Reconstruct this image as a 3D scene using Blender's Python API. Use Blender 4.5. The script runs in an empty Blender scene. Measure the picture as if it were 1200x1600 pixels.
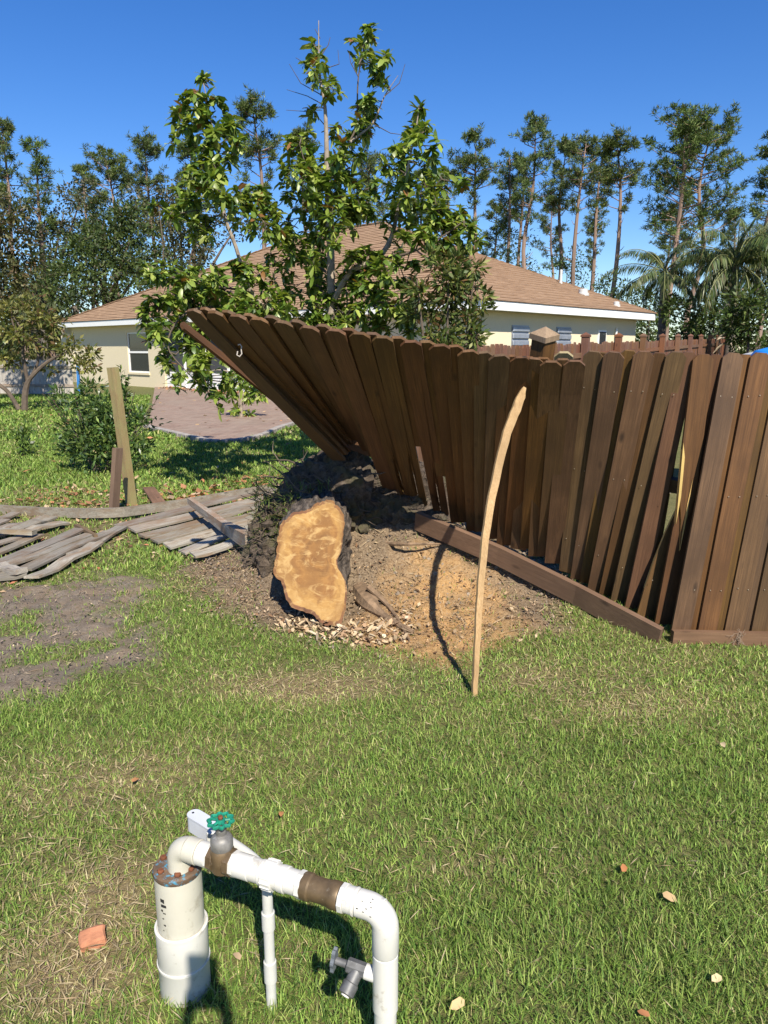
import bpy, bmesh, math, random
import numpy as np
from mathutils import Vector, Matrix, noise as mnoise
R = math.radians
scene = bpy.context.scene
col = scene.collection
# ------------------------------------------------------------------ camera, sky, sun, exposure
CAM_H, FPX, PITCH = 1.6, 1150.0, R(12.5)
cam_data = bpy.data.cameras.new('camera'); cam = bpy.data.objects.new('camera', cam_data); col.objects.link(cam)
cam.location = (0, 0, CAM_H); cam.rotation_euler = (R(90) - PITCH, 0, 0)
cam_data.lens = FPX / 1600 * 36; cam_data.sensor_width = 36; cam_data.sensor_fit = 'AUTO'
cam_data.clip_start = 0.02; cam_data.clip_end = 3000
scene.camera = cam
SUN_EL = R(44); SH = Vector((-0.27, 0.963, 0)).normalized()      # horizontal direction in which shadows fall
world = bpy.data.worlds.new('World'); scene.world = world; world.use_nodes = True
wn = world.node_tree; wn.nodes.clear()
sky = wn.nodes.new('ShaderNodeTexSky'); sky.sky_type = 'NISHITA'; sky.sun_disc = False
sky.sun_elevation = SUN_EL; sky.sun_rotation = math.atan2(-SH.x, -SH.y); sky.altitude = 0
sky.air_density = 1.0; sky.dust_density = 0.15; sky.ozone_density = 5.0
bg = wn.nodes.new('ShaderNodeBackground'); bg.inputs[1].default_value = 0.095
wo = wn.nodes.new('ShaderNodeOutputWorld')
hsv = wn.nodes.new('ShaderNodeHueSaturation'); hsv.inputs['Saturation'].default_value = 1.27; hsv.inputs['Hue'].default_value = 0.512
wn.links.new(sky.outputs[0], hsv.inputs['Color']); wn.links.new(hsv.outputs[0], bg.inputs[0]); wn.links.new(bg.outputs[0], wo.inputs[0])
sd = bpy.data.lights.new('sun', 'SUN'); sd.energy = 5.0; sd.angle = R(0.53); sd.color = (1.0, 0.93, 0.80)
sun = bpy.data.objects.new('sun', sd); col.objects.link(sun)
ldir = Vector((SH.x * math.cos(SUN_EL), SH.y * math.cos(SUN_EL), -math.sin(SUN_EL)))
sun.rotation_euler = ldir.to_track_quat('-Z', 'Y').to_euler(); sun.location = (3, -6, 8)
vs = scene.view_settings; vs.view_transform = 'Standard'; vs.look = 'None'; vs.exposure = 0.7; vs.gamma = 1.0; vs.use_curve_mapping = False

rng = np.random.default_rng(7); random.seed(7)
# ------------------------------------------------------------------ surveying: sight line + distance -> place
def ray(u, v):
    cx = (u - 600) / FPX; cy = (800 - v) / FPX
    d = Vector((cx, math.cos(PITCH) + cy * math.sin(PITCH), -math.sin(PITCH) + cy * math.cos(PITCH)))
    return d / d.y
def P(u, v, d): return Vector((0, 0, CAM_H)) + ray(u, v) * d
def G(u, v, z=0.0):
    r = ray(u, v); return P(u, v, (z - CAM_H) / r.z)
# ------------------------------------------------------------------ object helpers
def link(o, parent=None, **kw):
    col.objects.link(o)
    if parent is not None: o.parent = parent
    for k, v in kw.items(): o[k] = v
    return o
def empty(name, loc, label=None, category=None, group=None):
    o = bpy.data.objects.new(name, None); o.location = loc; o.empty_display_size = 0.1
    col.objects.link(o)
    tag(o, label, category, group); return o
def tag(o, label=None, category=None, group=None, kind=None):
    if label: o['label'] = label
    if category: o['category'] = category
    if group: o['group'] = group
    if kind: o['kind'] = kind
    return o
def add(name, me, mats, parent=None, rel=True):
    """link a mesh given in world coordinates; parent offset is taken off"""
    if not isinstance(mats, (list, tuple)): mats = [mats]
    for m in mats: me.materials.append(m)
    o = bpy.data.objects.new(name, me); col.objects.link(o)
    if parent is not None:
        o.parent = parent
        if rel: o.matrix_parent_inverse = world_of(parent).inverted()
    return o
def world_of(o):
    m = o.matrix_basis.copy()
    while o.parent is not None:
        m = o.parent.matrix_basis @ o.matrix_parent_inverse @ m; o = o.parent
    return m
def mesh_np(name, v, tri, colr=None, smooth=False, extra=None):
    me = bpy.data.meshes.new(name); v = np.ascontiguousarray(v, np.float32); tri = np.ascontiguousarray(tri, np.int32)
    me.vertices.add(len(v)); me.vertices.foreach_set('co', v.ravel())
    me.loops.add(tri.size); me.loops.foreach_set('vertex_index', tri.ravel())
    k = tri.shape[1]; n = len(tri)
    me.polygons.add(n); me.polygons.foreach_set('loop_start', np.arange(0, n * k, k, dtype=np.int32))
    try: me.polygons.foreach_set('loop_total', np.full(n, k, np.int32))
    except Exception: pass
    if smooth: me.polygons.foreach_set('use_smooth', np.ones(n, bool))
    if colr is not None:
        a = me.attributes.new('col', 'FLOAT_COLOR', 'POINT'); c = np.ones((len(v), 4), np.float32); c[:, :3] = colr
        a.data.foreach_set('color', c.ravel())
    if extra:
        for nm, val in extra.items():
            a = me.attributes.new(nm, 'FLOAT', 'POINT'); a.data.foreach_set('value', np.ascontiguousarray(val, np.float32))
    me.update(calc_edges=True); me.validate(); return me
def bm_mesh(name, bm, smooth=False):
    bmesh.ops.recalc_face_normals(bm, faces=bm.faces[:])
    for e_ in bm.edges:
        if len(e_.link_faces) == 2 and e_.calc_face_angle(0) > 0.6: e_.smooth = False
    me = bpy.data.meshes.new(name); bm.to_mesh(me); bm.free()
    if smooth:
        for p in me.polygons: p.use_smooth = True
    return me
def box(bm, c, s, rot=None, bev=0.0, mi=0):
    r = bmesh.ops.create_cube(bm, size=1.0)
    vs_ = r['verts']; M = Matrix.Translation(c) @ (rot.to_4x4() if rot is not None else Matrix.Identity(4)) @ Matrix.Diagonal((s[0], s[1], s[2], 1))
    bmesh.ops.transform(bm, matrix=M, verts=vs_)
    fs = {f for v in vs_ for f in v.link_faces}
    for f in fs: f.material_index = mi
    if bev: bmesh.ops.bevel(bm, geom=list({e for v in vs_ for e in v.link_edges}), offset=bev, segments=1, affect='EDGES', profile=0.5)
def frame_z(d, hint=Vector((0, 0, 1))):
    d = d.normalized()
    if abs(d.dot(hint)) > 0.98: hint = Vector((1, 0, 0))
    x = hint.cross(d).normalized(); y = d.cross(x)
    return x, y
def tube(bm, pts, rad, n=10, cap=True, mi=0):
    """tapered tube along points"""
    pts = [Vector(p) for p in pts]; rings = []
    if not isinstance(rad, (list, tuple)): rad = [rad] * len(pts)
    px = None
    for i, p in enumerate(pts):
        d = (pts[min(i + 1, len(pts) - 1)] - pts[max(i - 1, 0)]).normalized()
        if px is None: x, y = frame_z(d)
        else:
            x = (px - d * px.dot(d)).normalized(); y = d.cross(x)
        px = x
        rings.append([bm.verts.new(p + (x * math.cos(a) + y * math.sin(a)) * rad[i]) for a in [2 * math.pi * k / n for k in range(n)]])
    for a, b in zip(rings[:-1], rings[1:]):
        for k in range(n):
            f = bm.faces.new((a[k], a[(k + 1) % n], b[(k + 1) % n], b[k])); f.smooth = True; f.material_index = mi
    if cap:
        f = bm.faces.new(rings[0][::-1]); f.material_index = mi
        f = bm.faces.new(rings[-1]); f.material_index = mi
def lathe(bm, prof, c, axis=Vector((0, 0, 1)), n=24, mi=0):
    """profile list of (r, h) turned round an axis through c"""
    axis = axis.normalized(); x, y = frame_z(axis, Vector((0, 1, 0.2))); c = Vector(c); rings = []
    for r, h in prof:
        rings.append([bm.verts.new(c + axis * h + (x * math.cos(a) + y * math.sin(a)) * max(r, 1e-4)) for a in [2 * math.pi * k / n for k in range(n)]])
    for i, (a, b) in enumerate(zip(rings[:-1], rings[1:])):
        for k in range(n):
            f = bm.faces.new((a[k], a[(k + 1) % n], b[(k + 1) % n], b[k])); f.material_index = mi; f.smooth = True
    bm.faces.new(rings[0][::-1]).material_index = mi; bm.faces.new(rings[-1]).material_index = mi
def smooth_pts(pts, n=6):
    """Catmull-Rom through points (any dimension tuples)"""
    A = [np.array(p, float) for p in pts]; A = [2 * A[0] - A[1]] + A + [2 * A[-1] - A[-2]]; out = []
    for i in range(1, len(A) - 2):
        for k in range(n):
            t = k / n
            out.append(0.5 * ((2 * A[i]) + (-A[i-1] + A[i+1]) * t + (2*A[i-1] - 5*A[i] + 4*A[i+1] - A[i+2]) * t*t + (-A[i-1] + 3*A[i] - 3*A[i+1] + A[i+2]) * t**3))
    out.append(A[-2]); return out
def nz(x, y, s, o=0.0): return mnoise.noise(Vector((x * s + o, y * s - o, o * 0.37)))
# vectorised value noise
_perm = rng.random((256, 256))
def vnoise(x, y, s=1.0, o=0.0):
    x = np.asarray(x) * s + o; y = np.asarray(y) * s + o * 1.7
    xi = np.floor(x).astype(int); yi = np.floor(y).astype(int); fx = x - xi; fy = y - yi
    fx = fx * fx * (3 - 2 * fx); fy = fy * fy * (3 - 2 * fy)
    g = lambda a, b: _perm[a % 256, b % 256]
    return (g(xi, yi) * (1 - fx) + g(xi + 1, yi) * fx) * (1 - fy) + (g(xi, yi + 1) * (1 - fx) + g(xi + 1, yi + 1) * fx) * fy
def fbm(x, y, s, o=0.0): return 0.5 * vnoise(x, y, s, o) + 0.3 * vnoise(x, y, s * 2.1, o + 9) + 0.2 * vnoise(x, y, s * 4.3, o + 21)
# ------------------------------------------------------------------ materials
def M(name):
    m = bpy.data.materials.new(name); m.use_nodes = True; nt = m.node_tree
    return m, nt, nt.nodes['Principled BSDF']
def N(nt, t, **kw):
    n = nt.nodes.new(t)
    for k, v in kw.items(): setattr(n, k, v)
    return n
def ramp(nt, src, stops):
    r = N(nt, 'ShaderNodeValToRGB'); cr = r.color_ramp
    while len(cr.elements) < len(stops): cr.elements.new(0.5)
    for e, (p, c) in zip(cr.elements, stops): e.position = p; e.color = (*c, 1) if len(c) == 3 else c
    nt.links.new(src, r.inputs[0]); return r.outputs[0]
def mixc(nt, fac, a, b, mode='MIX'):
    m = N(nt, 'ShaderNodeMix', data_type='RGBA', blend_type=mode)
    for sock, val in ((m.inputs[0], fac), (m.inputs[6], a), (m.inputs[7], b)):
        if hasattr(val, 'links'): nt.links.new(val, sock)
        elif isinstance(val, (int, float)): sock.default_value = val
        else: sock.default_value = (*val, 1)
    return m.outputs[2]
def noise(nt, vec, scale, detail=4, rough=0.55, dist=0.0):
    n = N(nt, 'ShaderNodeTexNoise'); n.inputs['Scale'].default_value = scale; n.inputs['Detail'].default_value = detail
    n.inputs['Roughness'].default_value = rough; n.inputs['Distortion'].default_value = dist
    if vec is not None: nt.links.new(vec, n.inputs['Vector'])
    return n.outputs[0]
def coords(nt, kind='Object', scale=(1, 1, 1), rnd=False):
    tc = N(nt, 'ShaderNodeTexCoord'); mp = N(nt, 'ShaderNodeMapping'); mp.inputs['Scale'].default_value = scale
    src = tc.outputs[kind]
    if rnd:
        oi = N(nt, 'ShaderNodeObjectInfo'); ad = N(nt, 'ShaderNodeVectorMath', operation='ADD')
        ml = N(nt, 'ShaderNodeMath', operation='MULTIPLY'); ml.inputs[1].default_value = 37.0
        nt.links.new(oi.outputs['Random'], ml.inputs[0]); nt.links.new(src, ad.inputs[0]); nt.links.new(ml.outputs[0], ad.inputs[1]); src = ad.outputs[0]
    nt.links.new(src, mp.inputs[0]); return mp.outputs[0]
def bump(nt, b, h, strength=0.3, dist=0.01):
    bp = N(nt, 'ShaderNodeBump'); bp.inputs['Strength'].default_value = strength; bp.inputs['Distance'].default_value = dist
    nt.links.new(h, bp.inputs['Height']); nt.links.new(bp.outputs[0], b.inputs['Normal'])
def attr(nt, name, typ='GEOMETRY'):
    a = N(nt, 'ShaderNodeAttribute', attribute_name=name, attribute_type=typ); return a
def rnd_hsv(nt, colsock, v=0.25, h=0.02, s=0.15):
    oi = N(nt, 'ShaderNodeObjectInfo'); hs = N(nt, 'ShaderNodeHueSaturation')
    for inp, lo, hi in (('Hue', 0.5 - h, 0.5 + h), ('Value', 1 - v, 1 + v), ('Saturation', 1 - s, 1 + s)):
        wn_ = N(nt, 'ShaderNodeTexWhiteNoise', noise_dimensions='1D'); ad = N(nt, 'ShaderNodeMath', operation='ADD'); ad.inputs[1].default_value = len(inp) * 3.1
        nt.links.new(oi.outputs['Random'], ad.inputs[0]); nt.links.new(ad.outputs[0], wn_.inputs['W'])
        mr = N(nt, 'ShaderNodeMapRange'); mr.inputs['To Min'].default_value = lo; mr.inputs['To Max'].default_value = hi
        nt.links.new(wn_.outputs['Value'], mr.inputs['Value']); nt.links.new(mr.outputs[0], hs.inputs[inp])
    nt.links.new(colsock, hs.inputs['Color']); return hs.outputs[0]
def wood(name, dark, mid, light, rough=0.75, grain=28, rnd=0.22, knots=True, weather=None, bumpk=0.35):
    m, nt, b = M(name)
    v1 = coords(nt, 'Object', (grain, grain, 1.1), True)
    g1 = noise(nt, v1, 1.6, 6, 0.65, 0.5)
    c = ramp(nt, g1, [(0.28, dark), (0.5, mid), (0.74, light)])
    v2 = coords(nt, 'Object', (grain * 4, grain * 4, 2.2), True); g2 = noise(nt, v2, 2.0, 3, 0.6)
    c = mixc(nt, 0.45, c, ramp(nt, g2, [(0.3, dark), (0.7, light)]), 'MIX')
    v3 = coords(nt, 'Object', (1.6, 1.6, 1.0), True); g3 = noise(nt, v3, 2.4, 5, 0.6)
    c = mixc(nt, ramp(nt, g3, [(0.35, (0.75,) * 3), (0.65, (0,) * 3)]), c, tuple(0.62 * a for a in mid))
    if knots:
        v4 = coords(nt, 'Object', (9, 9, 3.6), True); vo = N(nt, 'ShaderNodeTexVoronoi'); vo.inputs['Scale'].default_value = 1.0
        nt.links.new(v4, vo.inputs['Vector'])
        c = mixc(nt, ramp(nt, vo.outputs['Distance'], [(0.05, (0.85,) * 3), (0.16, (0.0,) * 3)]), c, tuple(0.55 * a for a in dark))
    if weather is not None:
        v5 = coords(nt, 'Object', (3, 3, 1.2), True); g5 = noise(nt, v5, 3.0, 6, 0.7)
        c = mixc(nt, ramp(nt, g5, [(0.45, (0,) * 3), (0.62, (0.8,) * 3)]), c, weather)
    if rnd: c = rnd_hsv(nt, c, rnd, 0.012, 0.12)
    nt.links.new(c, b.inputs['Base Color']); b.inputs['Roughness'].default_value = rough
    bump(nt, b, g1, bumpk, 0.004); return m
def plain(name, base, rough=0.6, var=0.12, scale=8, metal=0.0, bumpk=0.0, spot=None, spec=0.5):
    m, nt, b = M(name); v = coords(nt, 'Object', (1, 1, 1), True); n = noise(nt, v, scale, 5, 0.6)
    c = ramp(nt, n, [(0.3, tuple(a * (1 - var) for a in base)), (0.7, tuple(min(1, a * (1 + var)) for a in base))])
    if spot is not None:
        n2 = noise(nt, v, scale * 2.3, 6, 0.7); c = mixc(nt, ramp(nt, n2, [(spot[1], (0,) * 3), (spot[1] + 0.1, (1,) * 3)]), c, spot[0])
    nt.links.new(c, b.inputs['Base Color']); b.inputs['Roughness'].default_value = rough; b.inputs['Metallic'].default_value = metal
    b.inputs['Specular IOR Level'].default_value = spec
    if bumpk: bump(nt, b, n, bumpk, 0.01)
    return m
def leafmat(name, trans=0.35, rough=0.45, spec=0.4, sat=1.0):
    """foliage: colour from the leaves' own 'col' attribute, light passes through"""
    m, nt, b = M(name); a = attr(nt, 'col'); c = rnd_hsv(nt, a.outputs['Color'], 0.08, 0.008, 0.06)
    nt.links.new(c, b.inputs['Base Color']); b.inputs['Roughness'].default_value = rough; b.inputs['Specular IOR Level'].default_value = spec
    t = N(nt, 'ShaderNodeBsdfTranslucent'); mx = N(nt, 'ShaderNodeMixShader'); mx.inputs[0].default_value = trans
    tc_ = mixc(nt, 1.0, c, (1.25, 1.25, 0.55), 'MULTIPLY'); nt.links.new(tc_, t.inputs[0])
    out = nt.nodes['Material Output']; nt.links.new(b.outputs[0], mx.inputs[1]); nt.links.new(t.outputs[0], mx.inputs[2]); nt.links.new(mx.outputs[0], out.inputs[0])
    return m
MT = {}
MT['fence'] = wood('brown_stained_wood', (0.042, 0.018, 0.005), (0.100, 0.047, 0.016), (0.195, 0.098, 0.036), 0.7, rnd=0.16)
MT['fence_far'] = wood('far_stained_wood', (0.10, 0.040, 0.020), (0.17, 0.075, 0.037), (0.23, 0.11, 0.055), 0.75, rnd=0.14)
MT['kick'] = wood('kickboard_wood', (0.085, 0.043, 0.021), (0.15, 0.08, 0.042), (0.22, 0.125, 0.07), 0.75, rnd=0.08)
MT['raw'] = wood('raw_split_wood', (0.42, 0.24, 0.08), (0.58, 0.37, 0.14), (0.70, 0.50, 0.23), 0.7, rnd=0.06, knots=False)
MT['grey'] = wood('weathered_grey_wood', (0.11, 0.092, 0.07), (0.29, 0.255, 0.205), (0.50, 0.46, 0.385), 0.9, rnd=0.25, weather=(0.20, 0.13, 0.075), bumpk=0.7)
MT['greyfence'] = wood('silvered_fence_wood', (0.30, 0.27, 0.23), (0.46, 0.42, 0.37), (0.58, 0.54, 0.48), 0.85, rnd=0.12)
MT['treated'] = wood('treated_post_wood', (0.16, 0.12, 0.055), (0.30, 0.23, 0.115), (0.44, 0.345, 0.19), 0.75, rnd=0.08, weather=(0.26, 0.24, 0.11))
MT['stake'] = wood('brown_stake_wood', (0.09, 0.055, 0.03), (0.17, 0.10, 0.055), (0.27, 0.17, 0.10), 0.8, rnd=0.1)
MT['leaf'] = leafmat('broad_leaf', 0.30, 0.38, 0.5)
MT['smallleaf'] = leafmat('small_leaf', 0.30, 0.5, 0.3)
MT['needle'] = leafmat('pine_needle', 0.20, 0.6, 0.2)
MT['palm'] = leafmat('palm_frond', 0.30, 0.4, 0.4)
MT['blade'] = leafmat('grass_blade', 0.35, 0.55, 0.25)
MT['litter'] = leafmat('dry_litter', 0.10, 0.8, 0.15)
MT['bark_pale'] = plain('pale_bark', (0.27, 0.22, 0.17), 0.85, 0.35, 14, bumpk=0.5)
MT['bark_pine'] = plain('pine_bark', (0.22, 0.15, 0.115), 0.9, 0.4, 3, bumpk=0.4)
MT['bark_dark'] = plain('dark_bark', (0.10, 0.075, 0.055), 0.9, 0.4, 6, bumpk=0.5)
MT['palm_trunk'] = plain('palm_trunk', (0.13, 0.11, 0.09), 0.9, 0.35, 8, bumpk=0.5)
# ------------------------------------------------------------------ ground patches (in metres, from surveyed outlines)
def poly(px): return np.array([[*G(u, v).to_2d()] for u, v in px])
def sdf(pts, pg):
    """signed distance, negative inside"""
    x, y = pts; d = np.full(x.shape, 1e9); ins = np.zeros(x.shape, bool); n = len(pg)
    for i in range(n):
        a = pg[i]; b = pg[(i + 1) % n]; e = b - a; wx = x - a[0]; wy = y - a[1]
        t = np.clip((wx * e[0] + wy * e[1]) / (e @ e + 1e-12), 0, 1)
        d = np.minimum(d, np.hypot(wx - t * e[0], wy - t * e[1]))
        c = ((a[1] > y) != (b[1] > y)) & (x < (b[0] - a[0]) * (y - a[1]) / (b[1] - a[1] + 1e-12) + a[0]); ins ^= c
    return np.where(ins, -d, d)
DIRT = poly([(-260, 900), (-60, 915), (60, 897), (165, 900), (215, 930), (238, 985), (235, 1025), (170, 1050), (105, 1072), (0, 1125), (-260, 1190)])
LITTER = poly([(285, 905), (320, 868), (420, 850), (560, 830), (690, 838), (800, 885), (900, 950), (860, 990), (760, 1000), (640, 1015), (520, 1000), (410, 985), (335, 955)])
SAND = poly([(545, 985), (600, 955), (660, 920), (770, 930), (815, 985), (770, 1020), (690, 1035), (610, 1020)])
PANELS = poly([(-160, 780), (120, 790), (420, 770), (400, 850), (300, 880), (220, 850), (140, 880), (40, 925), (-160, 950)])
DRY = [(470, 1075, 0.42, 0.2, 1.0), (1000, 1105, 0.5, 0.2, 0.75), (160, 1225, 0.40, 0.22, 0.8), (150, 1400, 0.22, 0.26, 0.95), (60, 1530, 0.3, 0.16, 0.85), (120, 1480, 0.18, 0.12, 0.9),
       (420, 1500, 0.10, 0.07, 0.5), (860, 1060, 0.5, 0.2, 0.5), (600, 1040, 0.4, 0.12, 0.45), (40, 1330, 0.35, 0.14, 0.4), (700, 1350, 0.3, 0.12, 0.25)]
DRYW = [(*G(u, v).to_2d(), a, b, w) for u, v, a, b, w in DRY]
def masks(x, y):
    n1 = fbm(x, y, 3.0, 3.0) - 0.5; n2 = fbm(x, y, 0.9, 31.0) - 0.5; n3 = fbm(x, y, 9.0, 17.0) - 0.5
    near = (y < 14)
    wob = 0.55 * n1 + 0.35 * n3
    sm = lambda s, w: np.clip(0.5 - s / w, 0, 1)
    dirt = sm(sdf((x, y), DIRT) + wob * 1.1, 0.42); tuftin = np.clip((fbm(x, y, 2.2, 77.0) - 0.56) * 9, 0, 1)
    dirt = dirt * (1 - 0.75 * tuftin)
    lit = sm(sdf((x, y), LITTER) + wob * 0.6, 0.22); sand = sm(sdf((x, y), SAND) + wob * 0.5, 0.25)
    pan = sm(sdf((x, y), PANELS) + wob, 0.4)
    dry = np.zeros_like(x)
    for cx, cy, a, b, w in DRYW:
        q = ((x - cx) / a) ** 2 + ((y - cy) / b) ** 2
        dry = np.maximum(dry, w * np.exp(-q * 0.9 + n1 * 1.6) * (0.6 + 0.9 * (n3 + 0.5)))
    dry = np.clip(np.maximum(dry, np.clip((n2 + 0.0) * 1.5, 0, 0.32)), 0, 1)
    return np.clip(dirt, 0, 1), np.clip(lit, 0, 1), np.clip(sand, 0, 1), np.clip(pan, 0, 1), dry
_bp = np.array([(1.85, 4.05, 0.0), (1.45, 4.35, 0.06), (1.28, 4.55, 0.11), (1.02, 4.9, 0.23), (0.64, 5.1, 0.35), (0.25, 5.2, 0.44), (-0.2, 5.3, 0.52), (-0.6, 5.25, 0.25), (-0.75, 5.1, 0.12)])
BANK = [tuple(np.array([np.interp(t, np.arange(9), _bp[:, k]) for k in range(3)])) for t in np.linspace(0, 8, 33)]
def Hn(x, y):
    """ground height"""
    x = np.asarray(x, float); y = np.asarray(y, float)
    h = 0.035 * (fbm(x, y, 0.8, 5.0) - 0.5) + 0.018 * (fbm(x, y, 5.0, 8.0) - 0.5)
    def g(cx, cy, sx, sy, hh, rot=0.0):
        c, s = math.cos(rot), math.sin(rot); dx = (x - cx) * c + (y - cy) * s; dy = -(x - cx) * s + (y - cy) * c
        return hh * np.exp(-0.5 * ((dx / sx) ** 2 + (dy / sy) ** 2))
    bank = np.zeros_like(h); nr = (np.abs(x) < 4) & (y > 2) & (y < 9)
    if nr.any():
        xn, yn = x[nr], y[nr]; bk = np.zeros_like(xn)
        for cx, cy, hh in BANK: bk = np.maximum(bk, hh * np.exp(-0.5 * (((xn - cx) / 0.40) ** 2 + ((yn - cy) / (np.where(yn < cy, 0.42, 0.6))) ** 2)))
        bank[nr] = bk
    h = h + bank * (1 + 0.25 * (fbm(x, y, 6.0, 2.0) - 0.5))
    far = np.clip((y - 60) / 200, 0, 1); h = h * (1 - far)
    return h
def H1(x, y): return float(Hn(np.array([x]), np.array([y]))[0])
def GH(u, v, dz=0.0):
    z = 0.0
    for _ in range(6):
        p = G(u, v, z + dz); z = H1(p.x, p.y)
    return G(u, v, z + dz)
def spaced(lo, hi, a, b, step, grow=1.16):
    mid = list(np.arange(a, b + 1e-6, step)); s = step; x = b; r = []
    while x < hi: s *= grow; x += s; r.append(x)
    s = step; x = a; l = []
    while x > lo: s *= grow; x -= s; l.append(x)
    return np.array(l[::-1] + mid + r)
xs = spaced(-900, 900, -3.6, 3.0, 0.035); ys = spaced(-300, 1500, 0.7, 7.6, 0.035)
X, Y = np.meshgrid(xs, ys); Z = Hn(X, Y)
dirt, lit, sand, pan, dry = masks(X.ravel(), Y.ravel())
soil_rough = (fbm(X.ravel(), Y.ravel(), 14.0, 50.0) - 0.5) * 0.075 * np.clip(dirt + lit + 0.6 * sand, 0, 1) * (np.abs(X.ravel()) < 5) * (Y.ravel() < 9)
Zf = Z.ravel() + soil_rough
nx, ny = len(xs), len(ys); ii = np.arange((ny - 1) * (nx - 1)); r_, c_ = ii // (nx - 1), ii % (nx - 1); a_ = r_ * nx + c_
quads = np.stack([a_, a_ + 1, a_ + nx + 1, a_ + nx], 1)
me = mesh_np('ground', np.stack([X.ravel(), Y.ravel(), Zf], 1), quads, None, True,
             {'dirt': dirt, 'litter': lit, 'sand': np.clip(sand, 0, 1), 'dry': dry, 'panel': pan})
def ground_mat():
    m, nt, b = M('ground_soil_and_turf'); v = coords(nt, 'Object')
    nl = noise(nt, v, 0.7, 5, 0.6); nm = noise(nt, v, 9, 6, 0.65); nf = noise(nt, v, 70, 5, 0.7); nvf = noise(nt, v, 260, 3, 0.6)
    turf = ramp(nt, nm, [(0.3, (0.07, 0.085, 0.027)), (0.5, (0.12, 0.135, 0.042)), (0.7, (0.19, 0.18, 0.07))])
    turf = mixc(nt, ramp(nt, nf, [(0.45, (0,) * 3), (0.65, (0.6,) * 3)]), turf, (0.20, 0.165, 0.08))
    dryc = ramp(nt, nf, [(0.3, (0.13, 0.095, 0.05)), (0.7, (0.32, 0.25, 0.13))])
    c = mixc(nt, attr(nt, 'dry').outputs['Fac'], turf, dryc)
    soil = ramp(nt, nf, [(0.3, (0.11, 0.088, 0.065)), (0.5, (0.24, 0.20, 0.155)), (0.7, (0.36, 0.31, 0.25))])
    soil = mixc(nt, ramp(nt, nm, [(0.4, (0,) * 3), (0.6, (0.65,) * 3)]), soil, (0.27, 0.185, 0.115))
    soil = mixc(nt, ramp(nt, nl, [(0.45, (0,) * 3), (0.62, (0.6,) * 3)]), soil, (0.155, 0.13, 0.108))
    c = mixc(nt, attr(nt, 'dirt').outputs['Fac'], c, soil)
    litc = ramp(nt, nf, [(0.25, (0.08, 0.055, 0.035)), (0.5, (0.22, 0.16, 0.105)), (0.75, (0.36, 0.28, 0.19))])
    c = mixc(nt, attr(nt, 'litter').outputs['Fac'], c, litc)
    sandc = ramp(nt, nf, [(0.25, (0.30, 0.16, 0.06)), (0.5, (0.47, 0.28, 0.12)), (0.75, (0.60, 0.40, 0.20))])
    sf = mixc(nt, 1.0, attr(nt, 'sand').outputs['Color'], ramp(nt, nm, [(0.33, (0.3,) * 3), (0.55, (1,) * 3)]), 'MULTIPLY')
    c = mixc(nt, sf, c, sandc)
    panc = ramp(nt, nf, [(0.3, (0.10, 0.075, 0.045)), (0.7, (0.26, 0.19, 0.115))])
    pf = mixc(nt, 1.0, attr(nt, 'panel').outputs['Color'], (0.6, 0.6, 0.6), 'MULTIPLY')
    c = mixc(nt, pf, c, panc)
    nt.links.new(c, b.inputs['Base Color']); b.inputs['Roughness'].default_value = 0.95; b.inputs['Specular IOR Level'].default_value = 0.15
    ad = N(nt, 'ShaderNodeMath', operation='ADD'); nt.links.new(nf, ad.inputs[0]); nt.links.new(nvf, ad.inputs[1])
    bump(nt, b, ad.outputs[0], 0.8, 0.012); return m
MT['ground'] = ground_mat()
g_ = add('ground', me, MT['ground']); tag(g_, 'flat lawn ground with bare dirt and leaf litter patches', kind='structure')

# ------------------------------------------------------------------ paver patio in front of the house
HC = Vector((2.55, 19.5, 0)); HA = Vector((-0.7306, 0.6828, 0)).normalized(); HB = Vector((0.6828, 0.7306, 0)).normalized()
HLEN, HWID, EAVE, OVER = 25.0, 10.35, 2.62, 0.45
def hp(t, s, z=0.0): return HC + HA * t + HB * s + Vector((0, 0, z))
def ht(u, s):
    """along-wall position seen at column u on the wall plane at depth s"""
    k = ray(u, 545); o = HC + HB * s
    return (o.x - k.x * o.y) / (k.x * HA.y - HA.x)
def hs(u, t):
    k = ray(u, 515); o = HC + HA * t
    return (o.x - k.x * o.y) / (k.x * HB.y - HB.x)
pat = [G(u, v) for u, v in [(232, 668), (300, 684), (345, 692), (400, 684), (440, 668), (500, 655), (590, 650)]]
pv = [Vector((p.x, p.y, 0)) for p in pat] + [hp(4, OVER), hp(ht(238, OVER), OVER)]
bm = bmesh.new(); top = [bm.verts.new((p.x, p.y, 0.035)) for p in pv]; bot = [bm.verts.new((p.x, p.y, -0.05)) for p in pv]
bm.faces.new(top)
for i in range(len(top)): bm.faces.new((top[i], bot[i], bot[(i + 1) % len(top)], top[(i + 1) % len(top)]))
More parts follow.
